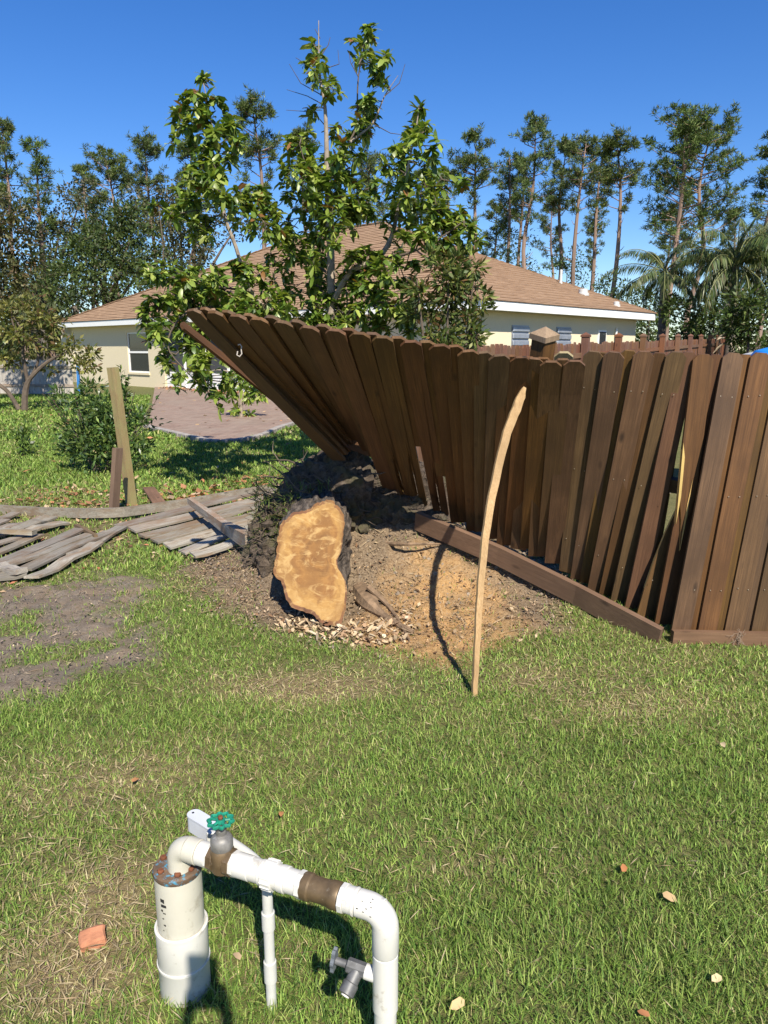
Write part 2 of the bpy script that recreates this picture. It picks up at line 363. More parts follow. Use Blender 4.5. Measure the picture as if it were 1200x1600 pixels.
def paver_mat():
    m, nt, b = M('red_pavers'); v = coords(nt, 'Object'); mp = N(nt, 'ShaderNodeMapping'); mp.inputs['Rotation'].default_value = (0, 0, R(-43)); nt.links.new(v, mp.inputs[0])
    bt = N(nt, 'ShaderNodeTexBrick'); bt.inputs['Scale'].default_value = 1.0; bt.inputs['Brick Width'].default_value = 0.22; bt.inputs['Row Height'].default_value = 0.11; bt.inputs['Mortar Size'].default_value = 0.006
    bt.inputs['Color1'].default_value = (0.22, 0.14, 0.10, 1); bt.inputs['Color2'].default_value = (0.32, 0.225, 0.17, 1); bt.inputs['Mortar'].default_value = (0.14, 0.115, 0.10, 1)
    nt.links.new(mp.outputs[0], bt.inputs['Vector'])
    c = mixc(nt, ramp(nt, noise(nt, v, 1.2, 5), [(0.4, (0,) * 3), (0.7, (0.5,) * 3)]), bt.outputs[0], (0.27, 0.22, 0.17))
    nt.links.new(c, b.inputs['Base Color']); b.inputs['Roughness'].default_value = 0.85; return m
MT['paver'] = paver_mat()
o = add('patio', bm_mesh('patio', bm), MT['paver']); tag(o, 'reddish brick paver patio before the house', kind='structure')
bm = bmesh.new()   # pale concrete edging along the patio's lawn side
ep = smooth_pts([(p.x, p.y, 0.0) for p in pat], 5)
for a, b in zip(ep[:-1], ep[1:]):
    a = Vector(a); b = Vector(b); d = (b - a).normalized(); nrm = Vector((d.y, -d.x, 0)); mid = (a + b) / 2
    box(bm, mid + nrm * 0.06 + Vector((0, 0, 0.02)), ((b - a).length * 0.96, 0.12, 0.09), Matrix((d, -nrm, Vector((0, 0, 1)))).transposed(), 0.008)
o = add('patio_edging', bm_mesh('patio_edging', bm), plain('concrete_edging', (0.30, 0.27, 0.24), 0.9, 0.2, 6), None); tag(o, 'pale concrete edging along the curved patio edge', kind='structure')

# ------------------------------------------------------------------ house
def house():
    root = empty('house', HC, 'cream stucco house with brown shingle hip roof behind the broken fence', 'house')
    stucco = plain('cream_stucco', (0.66, 0.575, 0.40), 0.9, 0.06, 30, bumpk=0.15)
    white = plain('white_paint', (0.80, 0.80, 0.78), 0.5, 0.03, 4)
    glass = M('window_glass'); gb = glass[2]; gb.inputs['Base Color'].default_value = (0.03, 0.035, 0.04, 1); gb.inputs['Roughness'].default_value = 0.06; gb.inputs['Specular IOR Level'].default_value = 0.8; glass = glass[0]
    screen = plain('dark_screen', (0.05, 0.052, 0.055), 0.7, 0.2, 3)
    steel = plain('galvanised_shutter', (0.34, 0.37, 0.42), 0.45, 0.15, 5, metal=0.5)
    rot = Matrix((HA, HB, Vector((0, 0, 1)))).transposed()
    def hb(bm, t0, t1, s0, s1, z0, z1, bev=0.0, mi=0): box(bm, hp((t0 + t1) / 2, (s0 + s1) / 2, (z0 + z1) / 2), (abs(t1 - t0), abs(s1 - s0), z1 - z0), rot, bev, mi)
    T0, T1, S0, S1 = OVER, HLEN - OVER, OVER, HWID - OVER
    # openings on the patio side: windows and the screened room
    tw = [ht(u, OVER) for u in (97, 118)]; tw2 = [ht(u, OVER) for u in (199, 231)]; tl = [ht(u, OVER) for u in (255, 432)]
    # walls as panels round the openings (patio side runs along t)
    bm = bmesh.new(); TH = 0.2; Zw0, Zw1 = 0.85, 2.3
    def wall_t(t0, t1, z0, z1): hb(bm, t0, t1, S0, S0 + TH, z0, z1)
    wa = sorted([sorted(tw), sorted(tw2)]); lan = sorted(tl)
    x = T1
    wall_t(wa[1][1], T1, -0.1, EAVE - 0.02); wall_t(wa[0][1], wa[1][0], -0.1, EAVE - 0.02); wall_t(lan[1], wa[0][0], -0.1, EAVE - 0.02); wall_t(T0, lan[0], -0.1, EAVE - 0.02)
    for w in wa: wall_t(w[0], w[1], -0.1, Zw0 - 0.25); wall_t(w[0], w[1], Zw1 + 0.0, EAVE - 0.02)
    wall_t(lan[0], lan[1], 2.35, EAVE - 0.02)
    hb(bm, T0, T0 + TH, S0 + TH, S1, -0.1, EAVE - 0.02); hb(bm, T1 - TH, T1, S0 + TH, S1, -0.1, EAVE - 0.02); hb(bm, T0 + TH, T1 - TH, S1 - TH, S1, -0.1, EAVE - 0.02)
    hb(bm, lan[0], lan[1], S0 + 2.6, S0 + 2.8, -0.1, EAVE - 0.02)
    add('wall', bm_mesh('wall', bm), stucco, root)
    for w in wa:
        bm = bmesh.new(); z0 = Zw0 - 0.25; fw = 0.06
        hb(bm, w[0], w[1], S0 + 0.04, S0 + 0.12, z0, z0 + fw); hb(bm, w[0], w[1], S0 + 0.04, S0 + 0.12, Zw1 - fw, Zw1); hb(bm, w[0], w[0] + fw, S0 + 0.04, S0 + 0.12, z0 + fw, Zw1 - fw)
        hb(bm, w[1] - fw, w[1], S0 + 0.04, S0 + 0.12, z0 + fw, Zw1 - fw); hb(bm, w[0] + fw, w[1] - fw, S0 + 0.035, S0 + 0.1, 1.42, 1.5)
        wo_ = add('window', bm_mesh('window', bm), white, root)
        for za, zb in ((z0 + fw, 1.42), (1.5, Zw1 - fw)):
            bm = bmesh.new(); hb(bm, w[0] + fw, w[1] - fw, S0 + 0.07, S0 + 0.085, za, zb); add('pane', bm_mesh('pane', bm), glass, wo_)
        bm = bmesh.new(); hb(bm, w[0] - 0.05, w[1] + 0.05, S0 - 0.05, S0 + 0.03, z0 - 0.09, z0 - 0.005); add('sill', bm_mesh('sill', bm), stucco, wo_)
    # screened room: white knee wall panels, posts and dark screens
    nb = 5; L0, L1 = lan; step = (L1 - L0) / nb
    for k in range(nb):
        a = L0 + k * step; bb = a + step
        bm = bmesh.new(); hb(bm, a + 0.06, bb - 0.06, S0 + 0.05, S0 + 0.12, 0.0, 0.62, 0.01); add('knee_panel', bm_mesh('knee_panel', bm), white, root)
        bm = bmesh.new(); hb(bm, a + 0.06, bb - 0.06, S0 + 0.08, S0 + 0.09, 0.66, 2.3); add('screen', bm_mesh('screen', bm), screen, root)
        bm = bmesh.new(); hb(bm, a - 0.05, a + 0.05, S0 + 0.02, S0 + 0.14, 0.0, 2.345, 0.008); add('screen_post', bm_mesh('screen_post', bm), white, root)
        bm = bmesh.new(); hb(bm, a + 0.06, bb - 0.06, S0 + 0.04, S0 + 0.13, 0.62, 0.68); add('screen_rail', bm_mesh('screen_rail', bm), white, root)
    # fence side wall: two storm shutters and a small window
    t_ = T0
    for ua, ub in ((799, 825), (869, 891)):
        sa, sb = sorted((hs(ua, T0), hs(ub, T0)))
        bm = bmesh.new(); hb(bm, T0 - 0.03, T0 - 0.004, sa, sb, 0.9, 2.25); sh = add('storm_shutter', bm_mesh('storm_shutter', bm), steel, root)
        n = 7; dz = 1.33 / n
        for k in range(n):
            bm = bmesh.new(); zz = 0.91 + k * dz
            hb(bm, T0 - 0.075, T0 - 0.031, sa + 0.01, sb - 0.01, zz + 0.02, zz + dz - 0.03, 0.018); add('slat', bm_mesh('slat', bm), steel, sh)
    sa, sb = sorted((hs(934, T0), hs(946, T0)))
    bm = bmesh.new(); hb(bm, T0 - 0.05, T0 - 0.004, sa, sb, 1.2, 2.2); wo_ = add('window', bm_mesh('window', bm), white, root)
    for z0, z1 in ((1.25, 1.66), (1.74, 2.15)):
        bm = bmesh.new(); hb(bm, T0 - 0.06, T0 - 0.053, sa + 0.05, sb - 0.05, z0, z1); add('pane', bm_mesh('pane', bm), glass, wo_)
    bm = bmesh.new(); sp = hs(960, T0); tube(bm, [hp(T0 - 0.08, sp, 1.6), hp(T0 - 0.08, sp, 2.2), hp(T0 - 0.02, sp + 0.1, 2.28)], 0.035, 8); add('downpipe', bm_mesh('downpipe', bm), white, root)
    # soffit, fascia, roof
    bm = bmesh.new(); hb(bm, 0.03, HLEN - 0.03, 0.03, HWID - 0.03, EAVE - 0.015, EAVE + 0.02); add('soffit', bm_mesh('soffit', bm), white, root)
    for q in range(4):
        bm = bmesh.new()
        if q == 0: hb(bm, 0.0, HLEN, -0.025, 0.0, EAVE - 0.03, EAVE + 0.2)
        if q == 1: hb(bm, -0.025, 0.0, -0.025, HWID + 0.025, EAVE - 0.03, EAVE + 0.2)
        if q == 2: hb(bm, HLEN, HLEN + 0.025, -0.025, HWID + 0.025, EAVE - 0.03, EAVE + 0.2)
        if q == 3: hb(bm, 0.0, HLEN, HWID, HWID + 0.025, EAVE - 0.03, EAVE + 0.2)
        add('fascia', bm_mesh('fascia', bm), white, root)
    ZE = EAVE + 0.2; ZR = 6.18; ta, tb = 8.4, 12.6; sm_ = HWID / 2; OV = 0.05
    ca, cb, cc, cd = hp(-OV, -OV, ZE), hp(HLEN + OV, -OV, ZE), hp(HLEN + OV, HWID + OV, ZE), hp(-OV, HWID + OV, ZE)
    ea, eb = hp(ta, sm_, ZR), hp(tb, sm_, ZR)
    slopes = [(ca, cb, eb, ea), (cd, ca, ea, ea), (cb, cc, eb, eb), (cc, cd, ea, eb)]
    m, nt, b = M('brown_shingles'); vtx = attr(nt, 'UVMap'); 
    uvn = N(nt, 'ShaderNodeUVMap'); bt = N(nt, 'ShaderNodeTexBrick'); bt.inputs['Scale'].default_value = 1.0; bt.inputs['Brick Width'].default_value = 0.30; bt.inputs['Row Height'].default_value = 0.145; bt.inputs['Mortar Size'].default_value = 0.004
    bt.inputs['Color1'].default_value = (0.25, 0.15, 0.085, 1); bt.inputs['Color2'].default_value = (0.37, 0.24, 0.145, 1); bt.inputs['Mortar'].default_value = (0.14, 0.08, 0.045, 1); bt.inputs['Bias'].default_value = -0.1
    nt.links.new(uvn.outputs[0], bt.inputs['Vector'])
    vv = coords(nt, 'Object'); c = mixc(nt, ramp(nt, noise(nt, vv, 0.5, 5), [(0.4, (0,) * 3), (0.65, (0.45,) * 3)]), bt.outputs[0], (0.30, 0.19, 0.115))
    c = mixc(nt, 0.35, c, ramp(nt, noise(nt, vv, 26, 4), [(0.3, (0.2, 0.115, 0.06)), (0.7, (0.38, 0.26, 0.165))]))
    nt.links.new(c, b.inputs['Base Color']); b.inputs['Roughness'].default_value = 0.9
    rf = None
    for k, (p0, p1, q1, q0) in enumerate(slopes):
        bm = bmesh.new(); uvl = bm.loops.layers.uv.new('UVMap')
        e = (p1 - p0).normalized(); up = ((q0 + q1) / 2 - (p0 + p1) / 2); up -= e * up.dot(e); sl = up.length; nrm = e.cross(up).normalized()
        if nrm.z < 0: nrm = -nrm
        nc = int(sl / 0.145)
        for r in range(nc):
            f0, f1 = r / nc, (r + 1) / nc + 0.004
            a0, a1 = p0.lerp(q0, f0), p1.lerp(q1, f0); b0, b1 = p0.lerp(q0, min(1, f1)), p1.lerp(q1, min(1, f1))
            lift = nrm * 0.024
            seg = max(1, int((a1 - a0).length / 0.9))
            for j in range(seg):
                g0, g1 = j / seg, (j + 1) / seg
                wv = nrm * 0.006 * math.sin(j * 7.1 + r * 3.3); 
                vv_ = [a0.lerp(a1, g0) + lift + wv, a0.lerp(a1, g1) + lift + wv, b0.lerp(b1, g1) + nrm * 0.004, b0.lerp(b1, g0) + nrm * 0.004]
                if (vv_[2] - vv_[3]).length < 1e-4: vv_ = vv_[:3]
                vs_ = [bm.verts.new(q) for q in vv_]; f = bm.faces.new(vs_)
                for lp in f.loops:
                    rel = lp.vert.co - p0; lp[uvl].uv = (rel.dot(e), rel.dot(up) / sl)
                lo = [bm.verts.new(vv_[0] - lift), bm.verts.new(vv_[1] - lift)]; f2 = bm.faces.new((lo[0], lo[1], vs_[1], vs_[0]))
                for lp in f2.loops:
                    rel = lp.vert.co - p0; lp[uvl].uv = (rel.dot(e), rel.dot(up) / sl)
        me = bpy.data.meshes.new('roof'); bm.to_mesh(me); bm.free()
        add('roof', me, m, root)
    for A, B in ((ca, ea), (cb, eb), (cd, ea), (cc, eb), (ea, eb)):
        bm = bmesh.new(); L = (B - A).length; n = int(L / 0.3); d = (B - A).normalized(); sd_ = d.cross(Vector((0, 0, 1))).normalized(); nn = sd_.cross(d)
        for j in range(n):
            box(bm, A + d * (j + 0.5) * L / n + nn * 0.012, (0.2, L / n * 1.05, 0.035), Matrix((sd_, (d + nn * 0.05).normalized(), nn)).transposed())
        add('ridge_cap', bm_mesh('ridge_cap', bm), m, root)
    # roof vents on the fence side slope
    for u, v, hgt, r in ((876, 443, 0.45, 0.05), (911, 460, 0.16, 0.16), (963, 478, 0.12, 0.1)):
        # intersect sight line with the side slope plane
        n = (ca - cd).cross(ea - cd).normalized(); o0 = Vector((0, 0, CAM_H)); rr = ray(u, v); pt = o0 + rr * ((cd - o0).dot(n) / rr.dot(n))
        bm = bmesh.new(); lathe(bm, [(r * 1.3, -0.05), (r * 1.3, 0.04), (r, 0.05), (r, hgt), (r * 0.7, hgt + 0.02)], pt, n=12); add('roof_vent', bm_mesh('roof_vent', bm), plain('vent_metal', (0.5, 0.5, 0.48), 0.5, 0.1, 5), root)
house()
def rdir(n):
    a = rng.normal(size=(n, 3)); return a / np.linalg.norm(a, axis=1, keepdims=True)
# ------------------------------------------------------------------ the broken brown fence in front
tops = [(299,482),(332,485),(368,490),(402,495),(441,500),(482,508),(523,513),(561,518),(597,524),(641,531),(686,537),(731,546),(780,553),(814,556),(836,560),(861,563),(898,562),(929,548),(961,549),(1007,548),(1057,549),(1098,553),(1145,551),(1188,551)]
bots = [(531,716),(534,706),(538,702),(543,693),(554,692),(578,702),(612,766),(636,779),(658,790),(690,801),(716,813),(741,826),(766,839),(788,849),(810,857),(838,866),(864,877),(887,892),(905,904),(931,922),(965,945),(1012,970),(1060,994),(1101,994)]
dtop = [3.95,3.90,3.87,3.84,3.81,3.78,3.75,3.73,3.72,3.72,3.73,3.75,3.77,3.78,3.77,3.75,3.74,3.98,3.92,3.87,3.86,3.86,3.86,3.86]
zbot = [.89,.91,.92,.95,.95,.92,.62,.56,.50,.46,.42,.39,.36,.33,.31,.28,.25,.20,.16,.12,.06,.035,.02,.02]
dbot = [(z_ - CAM_H) / ray(*b_).z for b_, z_ in zip(bots, zbot)]
for k in range(6):      # the run goes on out of frame
    tops.append((tops[-1][0] + 46, 551)); bots.append((bots[-1][0] + 42, 994)); dtop.append(3.86 + 0.0 * k); dbot.append(3.9)
FT = [P(*t, d) for t, d in zip(tops, dtop)]; FB = [P(*b, d) for b, d in zip(bots, dbot)]
for k in range(24, 30): FT[k] = FT[23] + Vector((0.155, 0.012, 0)) * (k - 23); FB[k] = FB[23] + Vector((0.155, 0.012, 0)) * (k - 23)
fence = empty('broken_fence', (1.2, 4.9, 0), 'dark brown wooden picket fence pushed over and fanned out above the stump', 'fence')
def board_mesh(L, w, t=0.017, ear=0.028, bow=0.0, twist=0.0, n=8, chip=None):
    """picket standing on z=0, dog-eared top; front faces -y"""
    bm = bmesh.new(); rows = []
    for k in range(n + 1):
        z = (L - ear) * k / n; y = bow * 4 * (z / L) * (1 - z / L); a = twist * (z / L - 0.5)
        c, s = math.cos(a), math.sin(a)
        rows.append([bm.verts.new((px * c - py * s, y + px * s + py * c, z)) for px, py in ((-w/2, -t/2), (w/2, -t/2), (w/2, t/2), (-w/2, t/2))])
    a = twist * 0.5; c, s = math.cos(a), math.sin(a); e = ear
    rows.append([bm.verts.new((px * c - py * s, px * s + py * c, L)) for px, py in ((-w/2 + e, -t/2), (w/2 - e, -t/2), (w/2 - e, t/2), (-w/2 + e, t/2))])
    for a_, b_ in zip(rows[:-1], rows[1:]):
        for k in range(4): bm.faces.new((a_[k], a_[(k+1) % 4], b_[(k+1) % 4], b_[k]))
    bm.faces.new(rows[0][::-1]); bm.faces.new(rows[-1])
    bmesh.ops.bevel(bm, geom=[e_ for e_ in bm.edges if e_.calc_face_angle(0) > 0.5], offset=0.0016, segments=1, affect='EDGES')
    return bm_mesh('picket', bm)
def poly_board(outline, t=0.017, raw=()):
    """splintered picket from an outline (x,z); edges listed in raw show fresh wood"""
    bm = bmesh.new(); f = [bm.verts.new((x, -t/2, z)) for x, z in outline]; bk = [bm.verts.new((x, t/2, z)) for x, z in outline]
    bm.faces.new(f); bm.faces.new(bk[::-1])
    for i in range(len(f)):
        q = bm.faces.new((f[i], bk[i], bk[(i+1) % len(f)], f[(i+1) % len(f)])); q.material_index = 1 if i in raw else 0
    bmesh.ops.triangulate(bm, faces=[q for q in bm.faces if len(q.verts) > 4])
    return bm_mesh('picket', bm)
def seat(bot, top, tangent, off=0.0):
    z = (top - bot).normalized(); x = (tangent - z * tangent.dot(z)).normalized(); y = z.cross(x)
    m = Matrix((x, y, z)).transposed().to_4x4(); m.translation = bot + y * off; return m
def put(name, me, mats, mw, parent):
    for m in (mats if isinstance(mats, list) else [mats]): me.materials.append(m)
    o = bpy.data.objects.new(name, me); col.objects.link(o); o.parent = parent; o.matrix_parent_inverse = world_of(parent).inverted(); o.matrix_basis = mw; return o
def tang(arr, i):
    a = arr[max(i - 1, 0)]; b = arr[min(i + 1, len(arr) - 1)]; return (b - a).normalized()
nF = len(FT); tanT = []
for i in range(nF):
    t = tang(FT, i)
    if i in (16,): t = (FT[16] - FT[14]).normalized()
    if i in (17,): t = (FT[19] - FT[17]).normalized()
    tanT.append(t)
for i in range(nF):
    w = 0.106
    b, t = FB[i], FT[i]; L = (t - b).length; off = -0.0092
    if i in (14,): off = -0.0
    if i == 21:    # snapped through: the upper piece ends in splinters, the stub leans away
        b2 = P(1045, 970, 4.02); L2 = (t - b2).length; e2 = 0.028
        ol = [(w/2, 0.78), (w/2, L2-e2), (w/2-e2, L2), (-w/2+e2, L2), (-w/2, L2-e2), (-w/2, 1.02), (-w*0.44, 0.80), (-w*0.40, 0.60), (-w*0.28, 0.74), (-w*0.10, 0.62), (w*0.02, 0.44), (w*0.12, 0.60), (w*0.30, 0.66)]
        me = poly_board(ol, raw=(5, 6, 7, 8, 9, 10, 11, 12)); put('picket', me, [MT['fence'], MT['raw']], seat(b2, t, tanT[i], off - 0.002), fence)
        for o2 in ([(-w*0.5, 1.06), (-w*0.36, 0.60), (-w*0.28, 0.76), (-w*0.34, 0.98)], [(w*0.02, 0.45), (w*0.16, 0.66), (w*0.20, 0.86), (w*0.09, 0.72)]):
            put('splinter', poly_board(o2, 0.006), MT['raw'], seat(b2, t, tanT[i], off - 0.0135), fence)
        t3 = P(1082, 700, 3.99); ol = [(-w*0.68, 0), (w*0.62, 0), (w*0.60, 0.62), (w*0.40, 0.80), (w*0.02, 0.70), (-w*0.25, 0.56), (-w*0.48, 0.38), (-w*0.62, 0.20)]
        me = poly_board(ol, raw=(2, 3, 4, 5, 6)); put('picket', me, [MT['fence'], MT['raw']], seat(b, t3, tanT[i], off + 0.02), fence)
    elif i in (7, 8, 9):   # long cracks low down
        cr = {7: 0.80, 8: 0.95, 9: 0.78}[i]
        ol = [(-w/2, 0), (-w*0.05, 0), (-w*0.10, cr*0.15), (-w*0.24, cr*0.30), (-w*0.12, cr*0.44), (-w*0.20, cr*0.55), (-w*0.04, cr*0.8), (0.0, cr), (w*0.04, cr*0.82), (-w*0.02, cr*0.6), (w*0.16, cr*0.42), (w*0.06, cr*0.28), (w*0.02, cr*0.12), (0.0, 0.02), (w/2, 0), (w/2, L-0.028), (w/2-0.028, L), (-w/2+0.028, L), (-w/2, L-0.028)]
        me = poly_board(ol, raw=tuple(range(2, 12))); put('picket', me, [MT['fence'], MT['raw']], seat(b, t, tanT[i], off), fence)
    else:
        bow = random.uniform(-0.012, 0.012) + (0.03 if 9 < i < 17 else 0.0)
        put('picket', board_mesh(L, w, bow=bow, twist=random.uniform(-0.05, 0.05) + (0.12 if 17 <= i < 20 else 0)), MT['fence'], seat(b, t, tanT[i], off), fence)
    if i < nF - 1 and i not in (16,):     # board behind, covering the gap
        bb = (FB[i] + FB[i+1]) / 2; tt = (FT[i] + FT[i+1]) / 2; tg = (tanT[i] + tanT[i+1]).normalized()
        off2 = 0.0092; tt = tt + (tt - bb).normalized() * random.uniform(-0.014, 0.004)
        wb = 0.10
        if i < 6: wb = 0.092
        lowcut = {6: 0.45, 7: 0.85, 8: 0.85, 9: 0.55, 20: 0.0, 2: 0.08, 4: 0.14, 5: 0.2}.get(i, random.uniform(0, 0.03)); bb = bb + (tt - bb).normalized() * lowcut
        put('picket', board_mesh((tt - bb).length, wb, bow=random.uniform(-0.008, 0.008)), MT['fence'], seat(bb, tt, tg, off2), fence)
a_, b_ = P(1006, 962, 4.18), P(1072, 558, 3.93); put('picket', board_mesh((b_ - a_).length, 0.088), MT['fence'], seat(a_, b_, tanT[21], 0.03), fence)
# board seen on edge, torn loose at the far end
put('picket', board_mesh(1.36, 0.055, twist=0.25, ear=0.015), MT['fence'], seat(P(520, 690, 5.0), P(252, 476, 4.05), Vector((0.25, 0.9, 0.35)), 0.02), fence)
for pa, pb in (((880, 556), (880, 660)),):
    a_, b_ = P(*pb, 4.35), P(*pa, 4.05); put('picket', board_mesh((b_ - a_).length, 0.10), MT['treated'], seat(a_, b_, Vector((0.95, -0.3, 0)), 0.03), fence)
def beam(name, pts, wz, wy, mat, parent, hint=Vector((0, 0, 1)), bend=False, taper=None):
    """timber of section wz (across hint) x wy along a polyline; local z runs along it"""
    pts = [Vector(p) for p in pts]; z = (pts[-1] - pts[0]).normalized(); x = (hint - z * hint.dot(z)).normalized(); y = z.cross(x)
    Mw = Matrix((x, y, z)).transposed().to_4x4(); Mw.translation = pts[0]; Mi = Mw.inverted(); lp = [Mi @ p for p in pts]
    bm = bmesh.new(); rows = []
    for i, p in enumerate(lp):
        k = 1.0 if taper is None else taper[0] + (taper[1] - taper[0]) * i / (len(lp) - 1)
        rows.append([bm.verts.new((p.x + a * wz * k / 2, p.y + b * wy * k / 2, p.z)) for a, b in ((-1, -1), (1, -1), (1, 1), (-1, 1))])
    for a_, b_ in zip(rows[:-1], rows[1:]):
        for k in range(4): bm.faces.new((a_[k], a_[(k+1) % 4], b_[(k+1) % 4], b_[k]))
    bm.faces.new(rows[0][::-1]); bm.faces.new(rows[-1])
    bmesh.ops.bevel(bm, geom=[e_ for e_ in bm.edges if e_.calc_face_angle(0) > 0.6], offset=min(wz, wy) * 0.06, segments=1, affect='EDGES')
    me = bm_mesh(name, bm); me.materials.append(mat)
    o = bpy.data.objects.new(name, me); col.objects.link(o)
    if parent is not None: o.parent = parent; o.matrix_parent_inverse = world_of(parent).inverted()
    o.matrix_basis = Mw; return o
def back(i0, i1, f, dz=0.055):
    r = []
    for i in range(i0, i1 + 1):
        z = (FT[i] - FB[i]).normalized(); x = tanT[i]; y = z.cross((x - z * x.dot(z)).normalized()); r.append(FB[i].lerp(FT[i], f) + y * dz)
    return r
for i0, i1 in ((0, 8), (7, 16), (17, 23), (23, 29)):
    for f in (0.16, 0.52, 0.86):
        if i0 == 0 and f < 0.2: continue
        if i0 == 7 and f < 0.2: continue
        b_ = back(i0, i1, f); beam('rail', [b_[0], b_[len(b_)//2], b_[-1]], 0.085, 0.036, MT['fence'], fence, (FT[i0] - FB[i0]).normalized())
beam('rail', [P(526, 684, 5.16), P(604, 712, 5.05)], 0.085, 0.04, MT['fence'], fence)
# kickboards
beam('kickboard', [P(1031, 998, 3.78), P(900, 928, 4.22), P(780, 868, 4.56), P(651, 813, 4.93)], 0.135, 0.036, MT['kick'], fence, Vector((0.0, -0.25, 1)))
beam('kickboard', [P(1049, 1001, 3.78), P(1200, 1004, 3.81), P(1500, 1008, 3.88)], 0.118, 0.036, MT['kick'], fence)
bm = bmesh.new(); q = P(1153, 998, 3.775)      # tuft of dry roots caught on the board
for k in range(34):
    a = q + Vector((random.gauss(0, 0.012), random.uniform(-0.004, 0), random.gauss(0.01, 0.02))); b = a + Vector((random.gauss(0, 0.02), random.uniform(-0.012, 0.0), random.gauss(-0.01, 0.035)))
    tube(bm, [a, (a + b) / 2 + Vector((random.gauss(0, 0.006), -0.008, 0)), b], 0.0009, 4, False)
add('caught_roots', bm_mesh('caught_roots', bm), plain('dry_root', (0.25, 0.19, 0.14), 0.9, 0.3, 9), fence)
# capped post
def post(name, x, y, z0, z1, w, yaw, mat, capmat, parent, lean=(0, 0), cap=True):
    e = Matrix.Rotation(yaw, 3, 'Z') @ Matrix.Rotation(lean[0], 3, 'X') @ Matrix.Rotation(lean[1], 3, 'Y')
    bm = bmesh.new(); box(bm, Vector((0, 0, (z1 - z0) / 2)), (w, w, z1 - z0), None, 0.004)
    me = bm_mesh(name, bm); me.materials.append(mat); o = bpy.data.objects.new(name, me); col.objects.link(o); o.parent = parent
    mw = e.to_4x4(); mw.translation = (x, y, z0); o.matrix_parent_inverse = world_of(parent).inverted(); o.matrix_basis = mw
    if cap:
        bm = bmesh.new(); h = z1 - z0; c = w * 0.60
        v = [bm.verts.new((a * c, b * c, h + zz)) for zz in (0.0, 0.03) for a, b in ((-1, -1), (1, -1), (1, 1), (-1, 1))]; ap = bm.verts.new((0, 0, h + 0.03 + w * 0.42))
        bm.faces.new(v[:4][::-1])
        for k in range(4): bm.faces.new((v[k], v[(k+1) % 4], v[4 + (k+1) % 4], v[4 + k])); bm.faces.new((v[4 + k], v[4 + (k+1) % 4], ap))
        me = bm_mesh('post_cap', bm); me.materials.append(capmat); c_ = bpy.data.objects.new('post_cap', me); col.objects.link(c_); c_.parent = o
    return o
MT['cap'] = wood('weathered_cap', (0.17, 0.11, 0.075), (0.27, 0.18, 0.12), (0.38, 0.27, 0.19), 0.8, rnd=0.05, knots=False)
pz = Vector((0.02, -0.30, 0.95)).normalized(); pt_ = P(850, 530, 4.12)
po = post('post', 0, 0, 0, 0.72, 0.096, 0, MT['fence'], MT['cap'], fence)
px_ = Vector((math.cos(R(40)), math.sin(R(40)), 0)); px_ = (px_ - pz * px_.dot(pz)).normalized(); mw = Matrix((px_, pz.cross(px_), pz)).transposed().to_4x4(); mw.translation = pt_ - pz * 0.72; po.matrix_basis = mw
# white hook left hanging on a picket
bm = bmesh.new(); hk = P(374, 547, 4.02)
tube(bm, [hk + Vector(q) for q in ((-0.006, 0, 0.026), (0.006, -0.004, 0.03), (0.014, -0.008, 0.02), (0.012, -0.01, 0.0), (0.014, -0.01, -0.02), (0.002, -0.012, -0.034), (-0.012, -0.01, -0.026), (-0.008, -0.006, -0.006))], 0.0035, 6)
add('hook', bm_mesh('hook', bm), plain('pale_hook', (0.45, 0.40, 0.36), 0.6, 0.1, 4), fence)
# screws / nail heads on the lit boards
nail = plain('nail_head', (0.42, 0.34, 0.26), 0.5, 0.1, 5, metal=0.6)
bm = bmesh.new()
for i in range(17, 27):
    for f in (0.18, 0.52, 0.86):
        for s in (-0.03, 0.03):
            z = (FT[i] - FB[i]).normalized(); x = tanT[i]; x = (x - z * x.dot(z)).normalized(); y = z.cross(x)
            lathe(bm, [(0.0035, 0.0), (0.003, 0.0015)], FB[i].lerp(FT[i], f + random.uniform(-0.004, 0.004)) + x * s - y * 0.0212, -y, 6)
o = add('nail_heads', bm_mesh('nail_heads', bm), nail, fence); o['kind'] = 'stuff'
# ------------------------------------------------------------------ bent strip of fresh wood leaning on the fence
cp = [(740, 1108, 3.19), (745, 1010, 3.26), (751, 910, 3.36), (764, 800, 3.50), (788, 690, 3.69), (806, 640, 3.79), (819, 606, 3.86)]
pts = smooth_pts([tuple(P(*c)) for c in cp], 5)
wd = np.interp(np.linspace(0, 1, len(pts)), [0, 0.15, 0.6, 0.85, 0.93, 1.0], [0.022, 0.027, 0.040, 0.047, 0.042, 0.016])
bm = bmesh.new(); rows = []
for i, p in enumerate(pts):
    p = Vector(p); d = (Vector(pts[min(i + 1, len(pts) - 1)]) - Vector(pts[max(i - 1, 0)])).normalized(); x = (Vector((0.93, 0.37, 0)) - d * Vector((0.93, 0.37, 0)).dot(d)).normalized(); y = d.cross(x)
    j = 0.0015 * math.sin(i * 2.3); rows.append([bm.verts.new(p + x * (a * wd[i] / 2 + j) + y * b * 0.009) for a, b in ((-1, -1), (1, -1), (1, 1), (-1, 1))])
for a_, b_ in zip(rows[:-1], rows[1:]):
    for k in range(4): f = bm.faces.new((a_[k], a_[(k+1) % 4], b_[(k+1) % 4], b_[k]))
bm.faces.new(rows[0][::-1]); bm.faces.new(rows[-1])
MT['strip'] = wood('fresh_pine_strip', (0.22, 0.12, 0.045), (0.40, 0.25, 0.11), (0.54, 0.37, 0.19), 0.75, rnd=0.0, knots=True)
